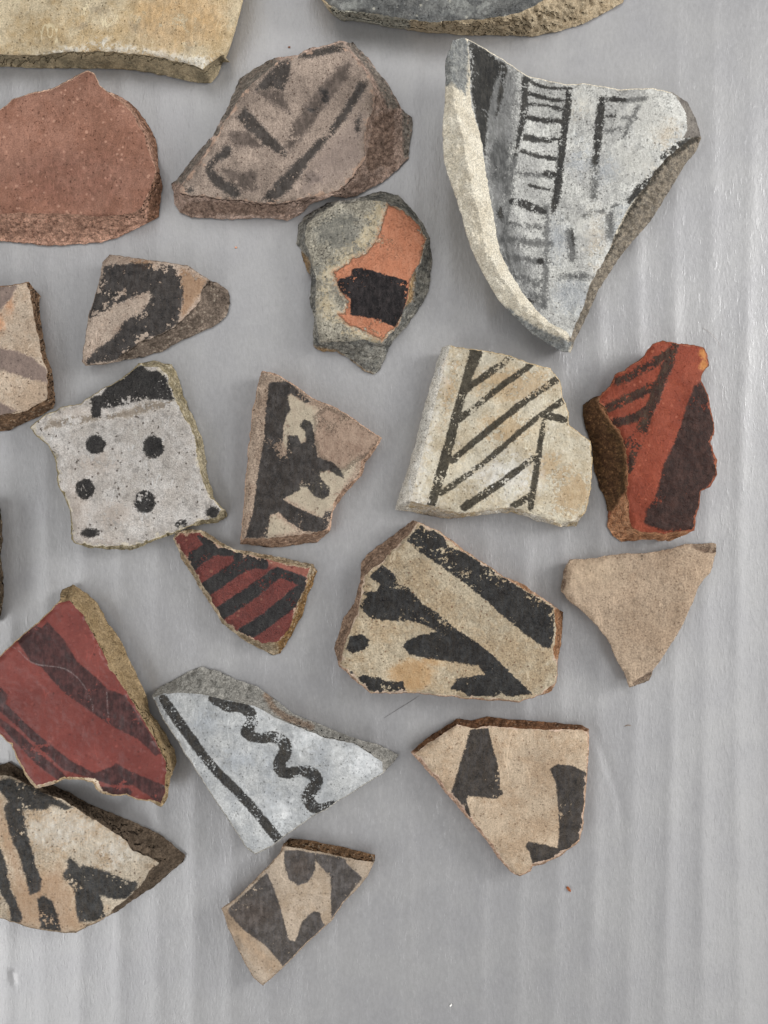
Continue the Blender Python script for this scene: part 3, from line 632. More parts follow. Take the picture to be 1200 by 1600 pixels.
# 9 dotted white sherd
sherd('white sherd with a grid of black dots and a black band along its top',
  Dd([(150, 940), (165, 910), (220, 870), (290, 840), (400, 815), (440, 780), (500, 745), (600, 690), (680, 620), (760, 610), (840, 625), (870, 680), (890, 740), (930, 850), (970, 940), (1000, 1020), (1010, 1130), (1040, 1240), (1050, 1290), (1110, 1350), (1110, 1375), (1070, 1400), (1000, 1410), (920, 1420), (850, 1460), (760, 1490), (700, 1520), (630, 1535), (540, 1530), (430, 1520), (360, 1500), (345, 1420), (350, 1350), (320, 1280), (280, 1220), (285, 1160), (265, 1080), (220, 1010), (170, 970)]),
  Dd([(158, 938), (170, 912), (225, 875), (290, 846), (400, 821), (440, 787), (500, 752), (600, 697), (690, 630), (775, 640), (820, 680), (850, 785), (895, 870), (935, 935), (965, 1040), (975, 1130), (1000, 1210), (1030, 1280), (1080, 1335), (1062, 1375), (960, 1395), (880, 1435), (760, 1478), (700, 1500), (630, 1515), (540, 1515), (430, 1505), (370, 1490), (355, 1420), (360, 1350), (330, 1280), (290, 1220), (295, 1160), (275, 1080), (230, 1010), (180, 965)]),
  face_material('white_slip', 181, (214, 208, 202), (196, 188, 180), [
      dict(a='p3', c=(178, 164, 152), c2=(188, 176, 166), amp=16, soft=12, wear=.5, op=.7),
      dict(a='p2', c=(132, 120, 106), c2=(158, 146, 132), amp=5, soft=2.5, wear=.45, op=.9),
      dict(a='p1', c=(38, 37, 38), c2=(54, 52, 52), amp=3.0, soft=1.0, wear=.2, wsize=4, h=.5, rough=.6)], pit=.95, pitc=(112, 102, 92), spk=.3, spkc=(234, 230, 224), bump=1.5, blotch=30, grain=.45, mott=.45, pits=9.5, rim=(216, 206, 188), rimw=4),
  edge_material('cream_olive_section', 182, (176, 164, 138), (140, 128, 100), grit=.5, gritc=(220, 212, 194), bump=1.2),
  plane(5, 200, 710, kx=-.4, ky=-.4), 5, slope=2.2, seed=9, amp=1.3, rough=.22,
  shapes={'p1': [ell(Dd, (470, 1018), 47, 45, k7), ell(Dd, (752, 1030), 50, 55, k7), ell(Dd, (418, 1238), 46, 50, k7), ell(Dd, (710, 1298), 52, 54, k7), ell(Dd, (262, 1068), 22, 24, k7), ell(Dd, (1043, 1350), 32, 28, k7), ell(Dd, (890, 1408), 28, 22, k7), ell(Dd, (442, 1452), 45, 22, k7),
                 poly(Dd, [(445, 790), (500, 770), (530, 730), (600, 690), (640, 640), (700, 630), (720, 655), (800, 660), (842, 760), (858, 800), (790, 795), (740, 800), (720, 790), (660, 810), (560, 835), (500, 840), (497, 885), (450, 885)])],
          'p2': [poly(Dd, [(215, 945), (240, 900), (440, 865), (500, 885), (640, 840), (740, 805), (850, 800), (850, 830), (720, 860), (640, 885), (500, 895), (390, 920), (300, 928)])],
          'p3': [ell(Dd, (360, 1340), 70, 130, k7), ell(Dd, (480, 1100), 90, 50, k7), ell(Dd, (330, 860), 90, 16, k7), ell(Dd, (470, 1500), 120, 30, k7), ell(Dd, (560, 1370), 80, 60, k7)]})

# 10 pinkish sherd with black splashy motif
sherd('pinkish tan wedge sherd with a black toothed motif beside the dotted white one',
  E([(100, 120), (150, 130), (210, 170), (260, 205), (330, 235), (390, 270), (430, 300), (475, 330), (450, 370), (420, 410), (410, 445), (370, 490), (340, 530), (320, 560), (310, 620), (270, 655), (200, 665), (130, 670), (30, 660), (35, 600), (45, 500), (55, 380), (65, 260), (80, 190)]),
  E([(102, 126), (150, 137), (210, 177), (260, 211), (330, 241), (390, 276), (430, 306), (466, 331), (440, 365), (410, 402), (398, 445), (360, 482), (330, 520), (314, 558), (302, 612), (255, 628), (180, 634), (100, 642), (38, 648), (38, 600), (48, 500), (58, 380), (68, 260), (83, 190)]),
  face_material('pink_tan_clay', 191, (178, 158, 140), (160, 138, 120), [
      dict(a='p3', c=(194, 182, 160), c2=(180, 166, 146), amp=5, soft=4, wear=.2, op=.85),
      dict(a='p2', c=(172, 148, 130), c2=(142, 118, 102), amp=5, soft=3, wear=.35, wsize=4, op=.8, h=-.6),
      dict(a='p1', c=(66, 64, 64), c2=(86, 82, 80), amp=2.2, soft=1.0, wear=.22, wsize=4)], pit=.75, pitc=(104, 76, 58), bump=1.4, grain=.8),
  edge_material('pink_brown_section', 192, (150, 122, 102), (168, 140, 120), grit=.4, gritc=(206, 184, 164), bump=1.2),
  plane(5, 480, 720, kx=-.5, ky=-.3), 5, slope=2.2, seed=10,
  shapes={'p1': [poly(E, [(120, 155), (180, 150), (215, 185), (250, 215), (235, 220), (190, 190), (180, 200), (190, 240), (170, 270), (165, 320), (155, 385), (175, 385), (180, 320), (210, 320), (220, 345), (235, 340), (235, 310), (215, 290), (230, 270), (255, 280), (260, 300), (265, 350), (275, 390), (320, 405), (345, 430), (355, 455), (330, 445), (305, 430), (280, 435), (285, 460), (310, 480), (310, 510), (290, 522), (260, 510), (240, 480), (215, 480), (220, 490), (165, 520), (200, 540), (260, 570), (285, 580), (300, 555), (318, 560), (306, 605), (290, 625), (230, 620), (180, 590), (150, 560), (125, 570), (115, 640), (45, 642), (70, 560), (85, 440), (105, 330), (110, 240)])],
          'p2': [poly(E, [(265, 260), (300, 235), (390, 270), (475, 330), (440, 370), (350, 430), (280, 385), (262, 330)])], 'p3': [poly(E, [(180, 190), (270, 240), (270, 300), (180, 380), (160, 300)]), poly(E, [(160, 510), (230, 470), (280, 430), (400, 390), (330, 530), (290, 580)]), poly(E, [(120, 560), (200, 620), (110, 640)])]})

# 11 white hatched rim sherd
k11 = .5
f11 = face_material('white_cream_slip', 201, (208, 199, 179), (190, 176, 151), [
      dict(a='p3', c=(172, 144, 108), c2=(190, 168, 136), amp=14, soft=6, wear=.85, wsize=6, op=.7),
      dict(a='p2', c=(208, 205, 198), amp=18, soft=14, wear=.5, wsize=8, op=.5),
      dict(a='p1', c=(66, 61, 52), c2=(84, 78, 66), amp=2.0, soft=.9, wear=.26, wsize=4, grow=-.5)], pit=.55, pitc=(140, 112, 80), spk=.35, spkc=(226, 220, 208), bump=1.0, grain=.4, mott=.2)
rim11 = E([(640, 30), (690, 30), (650, 180), (600, 380), (560, 535), (505, 565), (520, 400), (600, 150)])
sherd('white rim sherd with black slanting hatch lines between two uprights',
  E([(660, 45), (685, 37), (740, 50), (800, 58), (870, 68), (920, 90), (1000, 110), (1030, 150), (1040, 200), (1058, 250), (1055, 285), (1090, 310), (1125, 340), (1133, 400), (1125, 490), (1110, 560), (1080, 605), (1030, 605), (960, 590), (880, 560), (820, 565), (740, 575), (680, 580), (620, 570), (560, 560), (515, 555), (530, 500), (560, 410), (590, 300), (620, 180), (640, 110)]),
  E([(662, 49), (685, 42), (740, 55), (800, 63), (870, 73), (920, 95), (998, 115), (1026, 150), (1036, 200), (1053, 250), (1050, 288), (1086, 313), (1120, 343), (1128, 400), (1120, 490), (1105, 558), (1070, 590), (1030, 596), (960, 575), (880, 542), (820, 552), (740, 560), (680, 555), (620, 540), (555, 525), (530, 535), (535, 500), (565, 410), (595, 300), (625, 180), (645, 110)]),
  f11, edge_material('white_tan_section', 202, (206, 200, 188), (172, 152, 118), grit=.4, gritc=(232, 228, 220), cells=.4, bump=.9, dark=.4),
  lambda P: 5.2 + plane(0, 790, 680, kx=-.35, ky=-.2)(P) - 3.6 * np.clip((-(P[:, 0] - 655) - (P[:, 1] - 690) * .27) / 34 + .35, 0, 1.3) ** 2, 5, slope=2.2, seed=11, amp=1.1,
  parts=[('rounded_rim', rim11, face_material('bright_rim_slip', 203, (230, 225, 214), (214, 206, 192), [dict(a='p3', c=(186, 160, 124), amp=8, soft=4, wear=.4, op=.6)], pit=.5, pitc=(140, 116, 90), bump=1.4, grain=.7))],
  shapes={'p1': [line(E, [(768, 58), (735, 160), (705, 260), (670, 400), (628, 535)], [44, 30, 30, 36, 30], k11), line(E, [(880, 76), (810, 125), (740, 175)], 24, k11), line(E, [(940, 100), (830, 180), (715, 272)], 22, k11), line(E, [(1030, 138), (900, 230), (690, 400)], 24, k11),
                 line(E, [(1042, 210), (940, 280), (800, 400), (660, 500)], [22, 20, 20, 24], k11), line(E, [(980, 275), (960, 400), (938, 550)], [18, 22, 20], k11), line(E, [(985, 258), (1055, 272)], 26, k11), line(E, [(950, 390), (830, 480), (730, 545)], [20, 26, 28], k11), line(E, [(938, 510), (885, 540)], 24, k11)],
          'p2': [poly(E, [(640, 40), (690, 40), (640, 250), (590, 500), (640, 540), (600, 560), (510, 560), (560, 400)]), ell(E, (860, 450), 90, 60, k11)],
          'p3': [line(E, [(700, 90), (680, 200), (655, 300)], [50, 36, 16], k11), ell(E, (880, 160), 130, 50, k11), ell(E, (1060, 500), 70, 90, k11), ell(E, (1070, 590), 50, 26, k11), ell(E, (860, 300), 80, 50, k11), ell(E, (1000, 420), 40, 50, k11)]})

# 12 red hatched sherd
k12 = .36247
sherd('orange-red sherd with black hatching and a black right side, dark brown broken left edge',
  Fc([(440, 75), (480, 60), (530, 72), (620, 80), (660, 95), (675, 130), (678, 170), (660, 195), (650, 230), (670, 270), (685, 320), (690, 360), (708, 420), (705, 470), (690, 500), (700, 540), (718, 580), (715, 640), (690, 690), (650, 710), (640, 780), (625, 850), (620, 880), (560, 910), (510, 925), (400, 920), (300, 925), (265, 900), (245, 860), (245, 800), (235, 740), (205, 680), (185, 590), (180, 520), (155, 440), (140, 380), (140, 340), (180, 310), (215, 295), (260, 255), (280, 210), (340, 170), (400, 130)]),
  Fc([(440, 80), (480, 66), (530, 78), (620, 86), (653, 100), (668, 132), (670, 170), (654, 195), (644, 230), (664, 270), (679, 320), (684, 360), (702, 420), (699, 470), (684, 500), (694, 540), (711, 580), (709, 640), (685, 685), (644, 706), (632, 780), (618, 850), (612, 875), (560, 885), (470, 890), (380, 885), (348, 855), (338, 800), (330, 720), (334, 640), (329, 560), (318, 490), (288, 440), (253, 390), (233, 350), (210, 322), (222, 300), (266, 258), (286, 214), (345, 174), (404, 134)]),
  face_material('orange_red_slip', 211, (140, 70, 50), (128, 60, 42), [
      dict(a='p3', c=(184, 124, 72), c2=(150, 92, 48), amp=5, soft=2, wear=.1),
      dict(a='p1', c=(56, 42, 38), c2=(72, 52, 46), amp=2.6, soft=1.6, wear=.24, wsize=5, brush=.08),
      dict(a='p2', c=(58, 44, 38), c2=(74, 58, 46), amp=4, soft=1.4, wear=.5, wsize=4, grow=2.2)], pit=.25, pitc=(110, 50, 34), spk=.25, spkc=(204, 128, 100), rough=.55, spec=.18, bump=.6, grain=.35, mott=.12, rim=(150, 86, 64), rimw=1.6),
  edge_material('dark_brown_section', 212, (140, 86, 62), (120, 74, 54), [dict(a='e2', c=(74, 56, 40), c2=(98, 74, 50)), dict(a='e1', c=(170, 120, 86), c2=(196, 150, 116))], grit=.35, gritc=(170, 130, 90), bump=1.2, dark=.7),
  plane(7, 1020, 690, kx=-.8, ky=-.25, ax=-.3), 7, slope=1.7, seed=12, amp=1.3, edger=.3, prof=.7,
  shapes={'p1': [poly(Fc, [(620, 255), (650, 235), (675, 280), (700, 360), (720, 430), (700, 500), (728, 590), (725, 640), (660, 710), (640, 800), (620, 890), (500, 885), (400, 850), (415, 790), (450, 740), (470, 670), (490, 590), (530, 510), (560, 430), (590, 330)])],
          'p2': [line(Fc, [(535, 80), (500, 180), (440, 330), (375, 500), (340, 620)], [30, 36, 34, 32, 14], k12), line(Fc, [(530, 100), (400, 185), (290, 240)], [30, 26, 22], k12), line(Fc, [(470, 250), (380, 290), (250, 352)], [34, 30, 26], k12), line(Fc, [(430, 350), (370, 390), (280, 416)], 28, k12), line(Fc, [(400, 455), (330, 500)], 26, k12)],
          'p3': [ell(Fc, (665, 120), 18, 34, k12), ell(Fc, (662, 170), 20, 24, k12)],
          'e2': [poly(Fc, [(120, 290), (215, 285), (345, 560), (345, 760), (300, 800), (220, 800), (120, 400)])],
          'e1': [poly(Fc, [(300, 740), (345, 700), (350, 860), (620, 880), (600, 940), (240, 940), (240, 850)]), line(Fc, [(210, 320), (250, 390), (318, 490), (334, 640), (335, 760)], [26, 20, 16, 14, 26], k12)]})

# 13 plain beige sherd
sherd('plain beige triangular sherd without paint at the right',
  Fc([(80, 1005), (180, 1000), (300, 980), (420, 975), (500, 965), (590, 935), (640, 940), (690, 932), (715, 940), (712, 980), (690, 1060), (640, 1120), (600, 1220), (560, 1310), (500, 1400), (440, 1490), (425, 1528), (340, 1555), (320, 1500), (280, 1430), (250, 1360), (200, 1290), (150, 1240), (80, 1185), (45, 1140), (55, 1060)]),
  Fc([(84, 1012), (180, 1006), (300, 986), (420, 981), (500, 971), (592, 945), (640, 972), (708, 980), (685, 1058), (635, 1118), (595, 1218), (555, 1308), (495, 1396), (434, 1480), (345, 1545), (327, 1500), (287, 1430), (257, 1360), (207, 1290), (157, 1237), (88, 1180), (62, 1150), (70, 1080)]),
  face_material('beige_clay', 221, (177, 156, 134), (165, 143, 121), [dict(a='p1', c=(180, 162, 138), amp=16, soft=20, wear=0, op=.3)], pit=.35, pitc=(146, 112, 84), bump=.7, blotch=60, grain=.45, mott=.12),
  edge_material('brown_grey_section', 222, (126, 106, 90), (150, 132, 114), grit=.2, cells=.4, bump=.8),
  plane(4.2, 1000, 940, kx=-.25, ky=-.2), 4.2, slope=2.6, seed=13, fname='plain_face', shapes={'p1': [ell(Fc, (180, 1060), 90, 70, k12)]})

# 14 big buff sherd with black bars
k14 = 1 / 3
sherd('buff sherd with a broad black bar and a black barbed stripe across it',
  Gc([(440, 40), (480, 55), (560, 90), (650, 155), (740, 220), (860, 300), (960, 345), (1040, 400), (1100, 440), (1140, 470), (1130, 600), (1115, 700), (1110, 800), (1090, 840), (1030, 860), (930, 890), (800, 885), (640, 870), (460, 850), (330, 850), (240, 852), (200, 820), (140, 765), (90, 725), (65, 640), (80, 590), (110, 500), (160, 430), (185, 330), (195, 240), (220, 200), (300, 140), (380, 80)]),
  Gc([(455, 55), (500, 65), (565, 103), (640, 167), (720, 218), (850, 303), (950, 363), (1020, 402), (1098, 448), (1103, 560), (1093, 660), (1112, 720), (1103, 800), (1040, 850), (930, 880), (800, 873), (640, 862), (460, 845), (330, 846), (242, 845), (180, 785), (98, 715), (112, 640), (142, 560), (172, 480), (192, 400), (205, 300), (285, 240), (335, 180), (400, 120)]),
  face_material('buff_slip', 231, (190, 176, 152), (176, 156, 128), [
      dict(a='p3', c=(180, 142, 98), c2=(190, 156, 114), amp=8, soft=5, wear=.15, op=.75),
      dict(a='p1', c=(36, 36, 40), c2=(62, 62, 62), amp=2.6, soft=.9, brush=.08, wear=.3, wsize=5, rough=.6)], pit=.7, pitc=(140, 96, 72), spk=.25, spkc=(212, 202, 182), bump=1.2, rim=(200, 178, 158), rimw=3),
  edge_material('pinkish_brown_section', 232, (140, 116, 98), (158, 132, 112), [dict(a='e1', c=(138, 98, 68), c2=(156, 116, 84))], grit=.35, gritc=(200, 178, 160), bump=1.1),
  plane(6, 700, 955, kx=-.3, ky=-.25, ax=-.1), 6, slope=2.0, seed=14,
  shapes={'p1': [poly(Gc, [(405, 130), (470, 60), (520, 80), (580, 110), (600, 160), (680, 190), (760, 240), (850, 295), (940, 355), (1020, 400), (1095, 450), (1100, 560), (1085, 645), (1040, 630), (960, 570), (860, 490), (760, 400), (660, 320), (560, 250), (470, 190)]),
                 poly(Gc, [(230, 300), (290, 250), (350, 290), (370, 330), (420, 360), (480, 430), (560, 480), (640, 550), (720, 600), (810, 670), (900, 760), (1000, 855), (880, 865), (850, 850), (820, 865), (700, 865), (660, 840), (610, 830), (640, 780), (740, 765), (770, 760), (740, 720), (600, 700), (500, 685), (420, 670), (385, 630), (410, 600), (470, 575), (545, 560), (490, 530), (420, 510), (330, 510), (240, 500), (180, 440), (220, 400), (200, 375), (270, 370), (280, 340)]),
                 poly(Gc, [(120, 640), (140, 580), (190, 570), (235, 600), (220, 640), (150, 665)]), poly(Gc, [(175, 775), (200, 762), (270, 775), (310, 790), (390, 795), (405, 838), (300, 850), (230, 840), (195, 800)]), ell(Gc, (145, 757), 14, 10, k14)],
          'p3': [ell(Gc, (430, 765), 100, 75, k14), ell(Gc, (520, 700), 50, 20, k14)], 'e1': [poly(Gc, [(460, 40), (1160, 440), (1160, 900), (300, 900), (320, 845), (1040, 840), (1090, 700), (1080, 450), (700, 215)])]})

# 15 small red sherd with black stripes
k15 = .43333
sherd('small dark red triangular sherd with black diagonal stripes',
  H([(622, 95), (635, 70), (680, 60), (740, 70), (800, 110), (850, 135), (940, 150), (1010, 160), (1080, 180), (1130, 190), (1145, 215), (1130, 260), (1110, 300), (1090, 370), (1060, 430), (1010, 510), (985, 515), (930, 490), (870, 455), (800, 400), (770, 350), (730, 290), (690, 220), (655, 170), (640, 130)]),
  H([(630, 95), (648, 74), (720, 77), (780, 116), (850, 147), (950, 168), (1010, 178), (1060, 195), (1120, 205), (1102, 265), (1072, 330), (1048, 410), (1005, 468), (945, 474), (884, 445), (815, 397), (783, 347), (744, 284), (704, 214), (668, 160)]),
  face_material('dark_red_slip', 241, (120, 58, 50), (108, 50, 44), [
      dict(a='p3', c=(150, 92, 78), c2=(132, 80, 66), amp=4, soft=3, wear=.2),
      dict(a='p1', c=(38, 38, 40), c2=(56, 54, 52), amp=2.2, soft=1.0, brush=.05, wear=.2, wsize=4, grow=2)], pit=.3, pitc=(70, 32, 28), spk=.2, spkc=(196, 150, 120), rough=.5, spec=.4, bump=1.0, rim=(182, 152, 130), rimw=2.6),
  edge_material('cream_brown_section', 242, (150, 128, 100), (178, 162, 138), [dict(a='e1', c=(122, 92, 56), c2=(150, 118, 78))], grit=.5, gritc=(214, 202, 182), bump=1.2),
  plane(3.6, 390, 920, kx=-.4, ky=-.4), 3.6, slope=2.2, seed=15,
  shapes={'p1': [poly(H, [(685, 150), (740, 120), (715, 88), (800, 112), (860, 155), (780, 150), (730, 180), (700, 208), (680, 180)]), line(H, [(740, 280), (860, 200), (930, 165)], [46, 44, 48], k15), line(H, [(780, 375), (900, 295), (990, 225)], [44, 42, 34], k15), line(H, [(875, 445), (960, 390), (1085, 290)], [44, 46, 50], k15), line(H, [(860, 160), (950, 190)], 30, k15), line(H, [(1000, 215), (1090, 250)], [24, 30], k15)],
          'p3': [poly(H, [(950, 165), (1060, 180), (1130, 200), (1110, 240), (1040, 210), (960, 190)])], 'e1': [poly(H, [(1150, 200), (1150, 300), (1010, 530), (1000, 470), (1060, 380), (1110, 240)])]})

# 16 maroon sherd (rests on its lower neighbour)
sherd('maroon-red sherd with darker curved stripes, resting on the cream sherd below',
  H([(-160, 600), (0, 520), (60, 460), (120, 410), (180, 360), (215, 320), (225, 280), (262, 262), (310, 290), (350, 330), (390, 400), (440, 470), (480, 560), (520, 640), (540, 720), (590, 790), (630, 860), (635, 900), (620, 950), (600, 1040), (580, 1065), (540, 1045), (500, 1040), (460, 1020), (410, 1025), (360, 1010), (330, 975), (290, 965), (230, 965), (180, 985), (130, 995), (90, 950), (60, 890), (40, 840), (0, 800), (-160, 760)]),
  H([(-160, 606), (0, 526), (60, 467), (120, 417), (180, 368), (215, 330), (250, 322), (300, 370), (350, 470), (400, 570), (450, 640), (490, 700), (530, 770), (570, 850), (600, 900), (595, 1000), (580, 1052), (540, 1037), (500, 1032), (460, 1012), (410, 1016), (368, 1000), (335, 968), (290, 955), (230, 955), (180, 972), (133, 982), (98, 945), (68, 890), (48, 838), (0, 793), (-160, 753)]),
  face_material('maroon_slip', 251, (122, 62, 55), (112, 54, 48), [
      dict(a='p1', c=(78, 47, 46), c2=(88, 55, 53), amp=1.4, soft=1.2, wear=.10, wsize=6, brush=0),
      dict(a='p3', c=(150, 140, 138), amp=1, soft=.8, wear=.6, wsize=3, op=.35), dict(a='p4', c=(206, 178, 154), amp=2.5, soft=1, wear=.2)], pit=.2, pitc=(80, 36, 34), spk=.12, spkc=(176, 110, 98), rough=.42, spec=.35, bump=.2, blotch=60, grain=.22, mott=.08),
  edge_material('ochre_tan_section', 252, (146, 124, 92), (164, 142, 110), [dict(a='e1', c=(196, 172, 150), c2=(206, 186, 168))], grit=.25, gritc=(196, 178, 146), cells=.4, bump=1.0, dark=.6),
  plane(8.6, 120, 1080, ay=.9, ax=-.7, kx=-.4, ky=-.2, rot=40), 5.2, slope=1.6, seed=16, edger=.3, amp=1.1, under=.3,
  shapes={'p1': [poly(H, [(60, 460), (130, 405), (150, 420), (172, 395), (230, 460), (280, 540), (350, 600), (390, 640), (450, 660), (530, 780), (580, 870), (560, 880), (500, 820), (400, 770), (300, 700), (240, 660), (190, 610), (150, 560), (110, 540)]),
                 poly(H, [(-170, 560), (0, 630), (30, 660), (20, 690), (90, 760), (170, 830), (260, 900), (340, 940), (400, 920), (420, 905), (460, 930), (600, 990), (580, 1055), (480, 985), (400, 985), (340, 965), (230, 930), (150, 860), (60, 770), (0, 720), (-170, 680)]), line(H, [(0, 755), (60, 810), (140, 890), (230, 965)], [20, 34, 40, 30], k15), line(H, [(370, 1005), (460, 1010)], 30, k15)],
          'p3': [line(H, [(0, 470), (60, 495), (120, 545), (230, 565), (290, 610), (330, 680), (335, 720)], 3.4, k15), line(H, [(385, 650), (390, 740)], 3, k15)], 'p4': [line(H, [(310, 965), (340, 975), (360, 1005)], [14, 22, 18], k15), ell(H, (340, 985), 12, 8, k15)],
          'e1': [poly(H, [(-170, 740), (0, 780), (60, 870), (130, 975), (300, 950), (380, 1000), (560, 1040), (560, 1080), (100, 1020), (-170, 800)])]})

# 17 white sherd with squiggle
k17 = .35
sherd('bluish white sherd with a black straight line and a black wavy line',
  I([(50, 190), (75, 160), (150, 120), (210, 85), (270, 60), (340, 80), (420, 120), (520, 150), (600, 210), (680, 270), (800, 320), (950, 380), (1060, 410), (1150, 455), (1130, 490), (1085, 535), (1000, 590), (880, 665), (830, 700), (760, 735), (710, 775), (650, 815), (590, 860), (510, 900), (470, 870), (440, 825), (400, 760), (340, 670), (280, 580), (230, 500), (160, 390), (100, 300)]),
  I([(56, 198), (110, 182), (180, 176), (300, 192), (420, 218), (520, 243), (600, 287), (700, 330), (820, 377), (950, 407), (1020, 448), (1080, 488), (1078, 530), (1000, 582), (880, 657), (830, 692), (760, 727), (705, 768), (645, 808), (585, 853), (512, 888), (476, 862), (447, 820), (406, 755), (346, 665), (286, 575), (236, 495), (166, 385), (106, 295)]),
  face_material('blue_white_slip', 261, (190, 191, 190), (168, 170, 171), [
      dict(a='p3', c=(208, 211, 212), amp=20, soft=12, wear=.5, wsize=8, op=.6), dict(a='p2', c=(146, 150, 155), amp=18, soft=12, wear=.5, wsize=10, op=.55),
      dict(a='p1', c=(42, 40, 38), c2=(66, 62, 56), amp=2.0, soft=.9, wear=.24, wsize=3.2, grow=.8)], pit=.45, pitc=(128, 126, 122), bump=.8, blotch=26, grain=.32, mott=.16, fleck=.25, rough=.6),
  edge_material('grey_section', 262, (138, 136, 130), (156, 153, 146), [dict(a='e1', c=(120, 104, 90))], grit=.25, gritc=(186, 182, 172), cells=.4, bump=.9, dark=.5),
  plane(6.4, 420, 1180, kx=-.35, ky=-.35, ay=-.1), 6.4, slope=2.0, seed=17, amp=.7,
  shapes={'p1': [line(I, [(100, 205), (150, 280), (230, 390), (330, 520), (470, 660), (615, 835)], [36, 42, 40, 38, 38, 40], k17), line(I, [(320, 206), (385, 238), (440, 240), (488, 268), (496, 310), (472, 348), (492, 372), (540, 382), (590, 374), (636, 400), (646, 442), (622, 482), (620, 516), (652, 536), (702, 530), (750, 532), (784, 566), (770, 604), (746, 642), (764, 682), (802, 696), (860, 674)], [30, 44, 46, 48, 48, 48, 44, 42, 46, 52, 54, 54, 52, 46, 44, 50, 54, 54, 54, 50, 44, 26], k17)],
          'p3': [ell(I, (740, 390), 50, 50, k17), ell(I, (990, 490), 90, 50, k17), ell(I, (620, 740), 40, 60, k17)], 'p2': [ell(I, (300, 300), 50, 40, k17), ell(I, (800, 510), 24, 60, k17), ell(I, (580, 560), 20, 90, k17), ell(I, (430, 480), 60, 40, k17)],
          'e1': [line(I, [(560, 190), (620, 270), (760, 330)], 30, k17)]})

# 18 cream sherd lower left
k18 = .27491
sherd('cream sherd with bold grey-black bands, partly under the maroon one',
  J([(-200, 100), (0, 130), (50, 115), (110, 150), (250, 220), (420, 300), (560, 370), (700, 430), (850, 490), (950, 550), (1055, 640), (1040, 680), (960, 750), (850, 840), (750, 900), (670, 960), (600, 990), (560, 1020), (490, 1050), (430, 1085), (340, 1080), (200, 1060), (100, 1030), (0, 1000), (-200, 940)]),
  J([(-200, 150), (0, 185), (60, 195), (130, 220), (250, 285), (370, 335), (430, 375), (530, 435), (640, 505), (720, 565), (760, 615), (840, 648), (905, 688), (850, 735), (805, 800), (715, 895), (620, 968), (560, 1008), (490, 1035), (430, 1073), (340, 1070), (200, 1050), (100, 1020), (0, 990), (-200, 930)]),
  face_material('cream_tan_slip', 271, (198, 184, 164), (182, 160, 134), [
      dict(a='p3', c=(174, 142, 114), c2=(186, 158, 132), amp=9, soft=10, wear=.15, op=.75), dict(a='p2', c=(204, 196, 182), amp=18, soft=14, wear=.4, op=.5),
      dict(a='p1', c=(58, 60, 62), c2=(78, 78, 78), amp=2.8, soft=1.6, wear=.2, wsize=6)], pit=.7, pitc=(116, 86, 66), bump=1.2),
  edge_material('deep_brown_section', 272, (84, 72, 60), (106, 92, 78), thin=(160, 140, 118), grit=.2, gritc=(140, 122, 100), cells=.4, bump=1.0),
  lambda P: plane(6.2, 100, 1340, kx=-.4, ky=-.35)(P) - 2.6 * np.clip((1290 - P[:, 1]) / 90, 0, 1.2) * (P[:, 0] < 140) - 2.0 * np.clip((1290 - P[:, 1]) / 90, 0, 1.2) * (P[:, 0] >= 140) , 6, slope=1.5, seed=18, prof=.8,
  shapes={'p1': [poly(J, [(-100, 190), (0, 210), (60, 205), (130, 225), (240, 275), (410, 370), (370, 388), (280, 350), (270, 385), (180, 385), (130, 380), (150, 500), (180, 600), (210, 720), (240, 780), (230, 850), (170, 865), (140, 760), (110, 650), (70, 560), (30, 440), (20, 370), (50, 340), (0, 280), (-100, 280)]),
                 poly(J, [(-20, 560), (0, 590), (40, 700), (60, 830), (100, 910), (130, 1000), (110, 1030), (60, 1020), (50, 930), (0, 850), (-20, 800)]), poly(J, [(210, 890), (250, 870), (300, 900), (330, 980), (350, 1075), (310, 1075), (230, 1055), (220, 960)]),
                 poly(J, [(350, 750), (385, 715), (380, 680), (400, 650), (450, 700), (520, 705), (600, 730), (720, 780), (790, 795), (770, 840), (710, 892), (650, 892), (570, 870), (590, 930), (598, 990), (560, 1012), (450, 1025), (430, 950), (420, 830), (370, 790)])],
          'p3': [poly(J, [(150, 800), (330, 700), (420, 880), (460, 1040), (360, 1080), (100, 1040), (60, 700), (-20, 500), (0, 320)])], 'p2': [ell(J, (350, 500), 180, 90, k18), ell(J, (650, 620), 110, 70, k18)]})

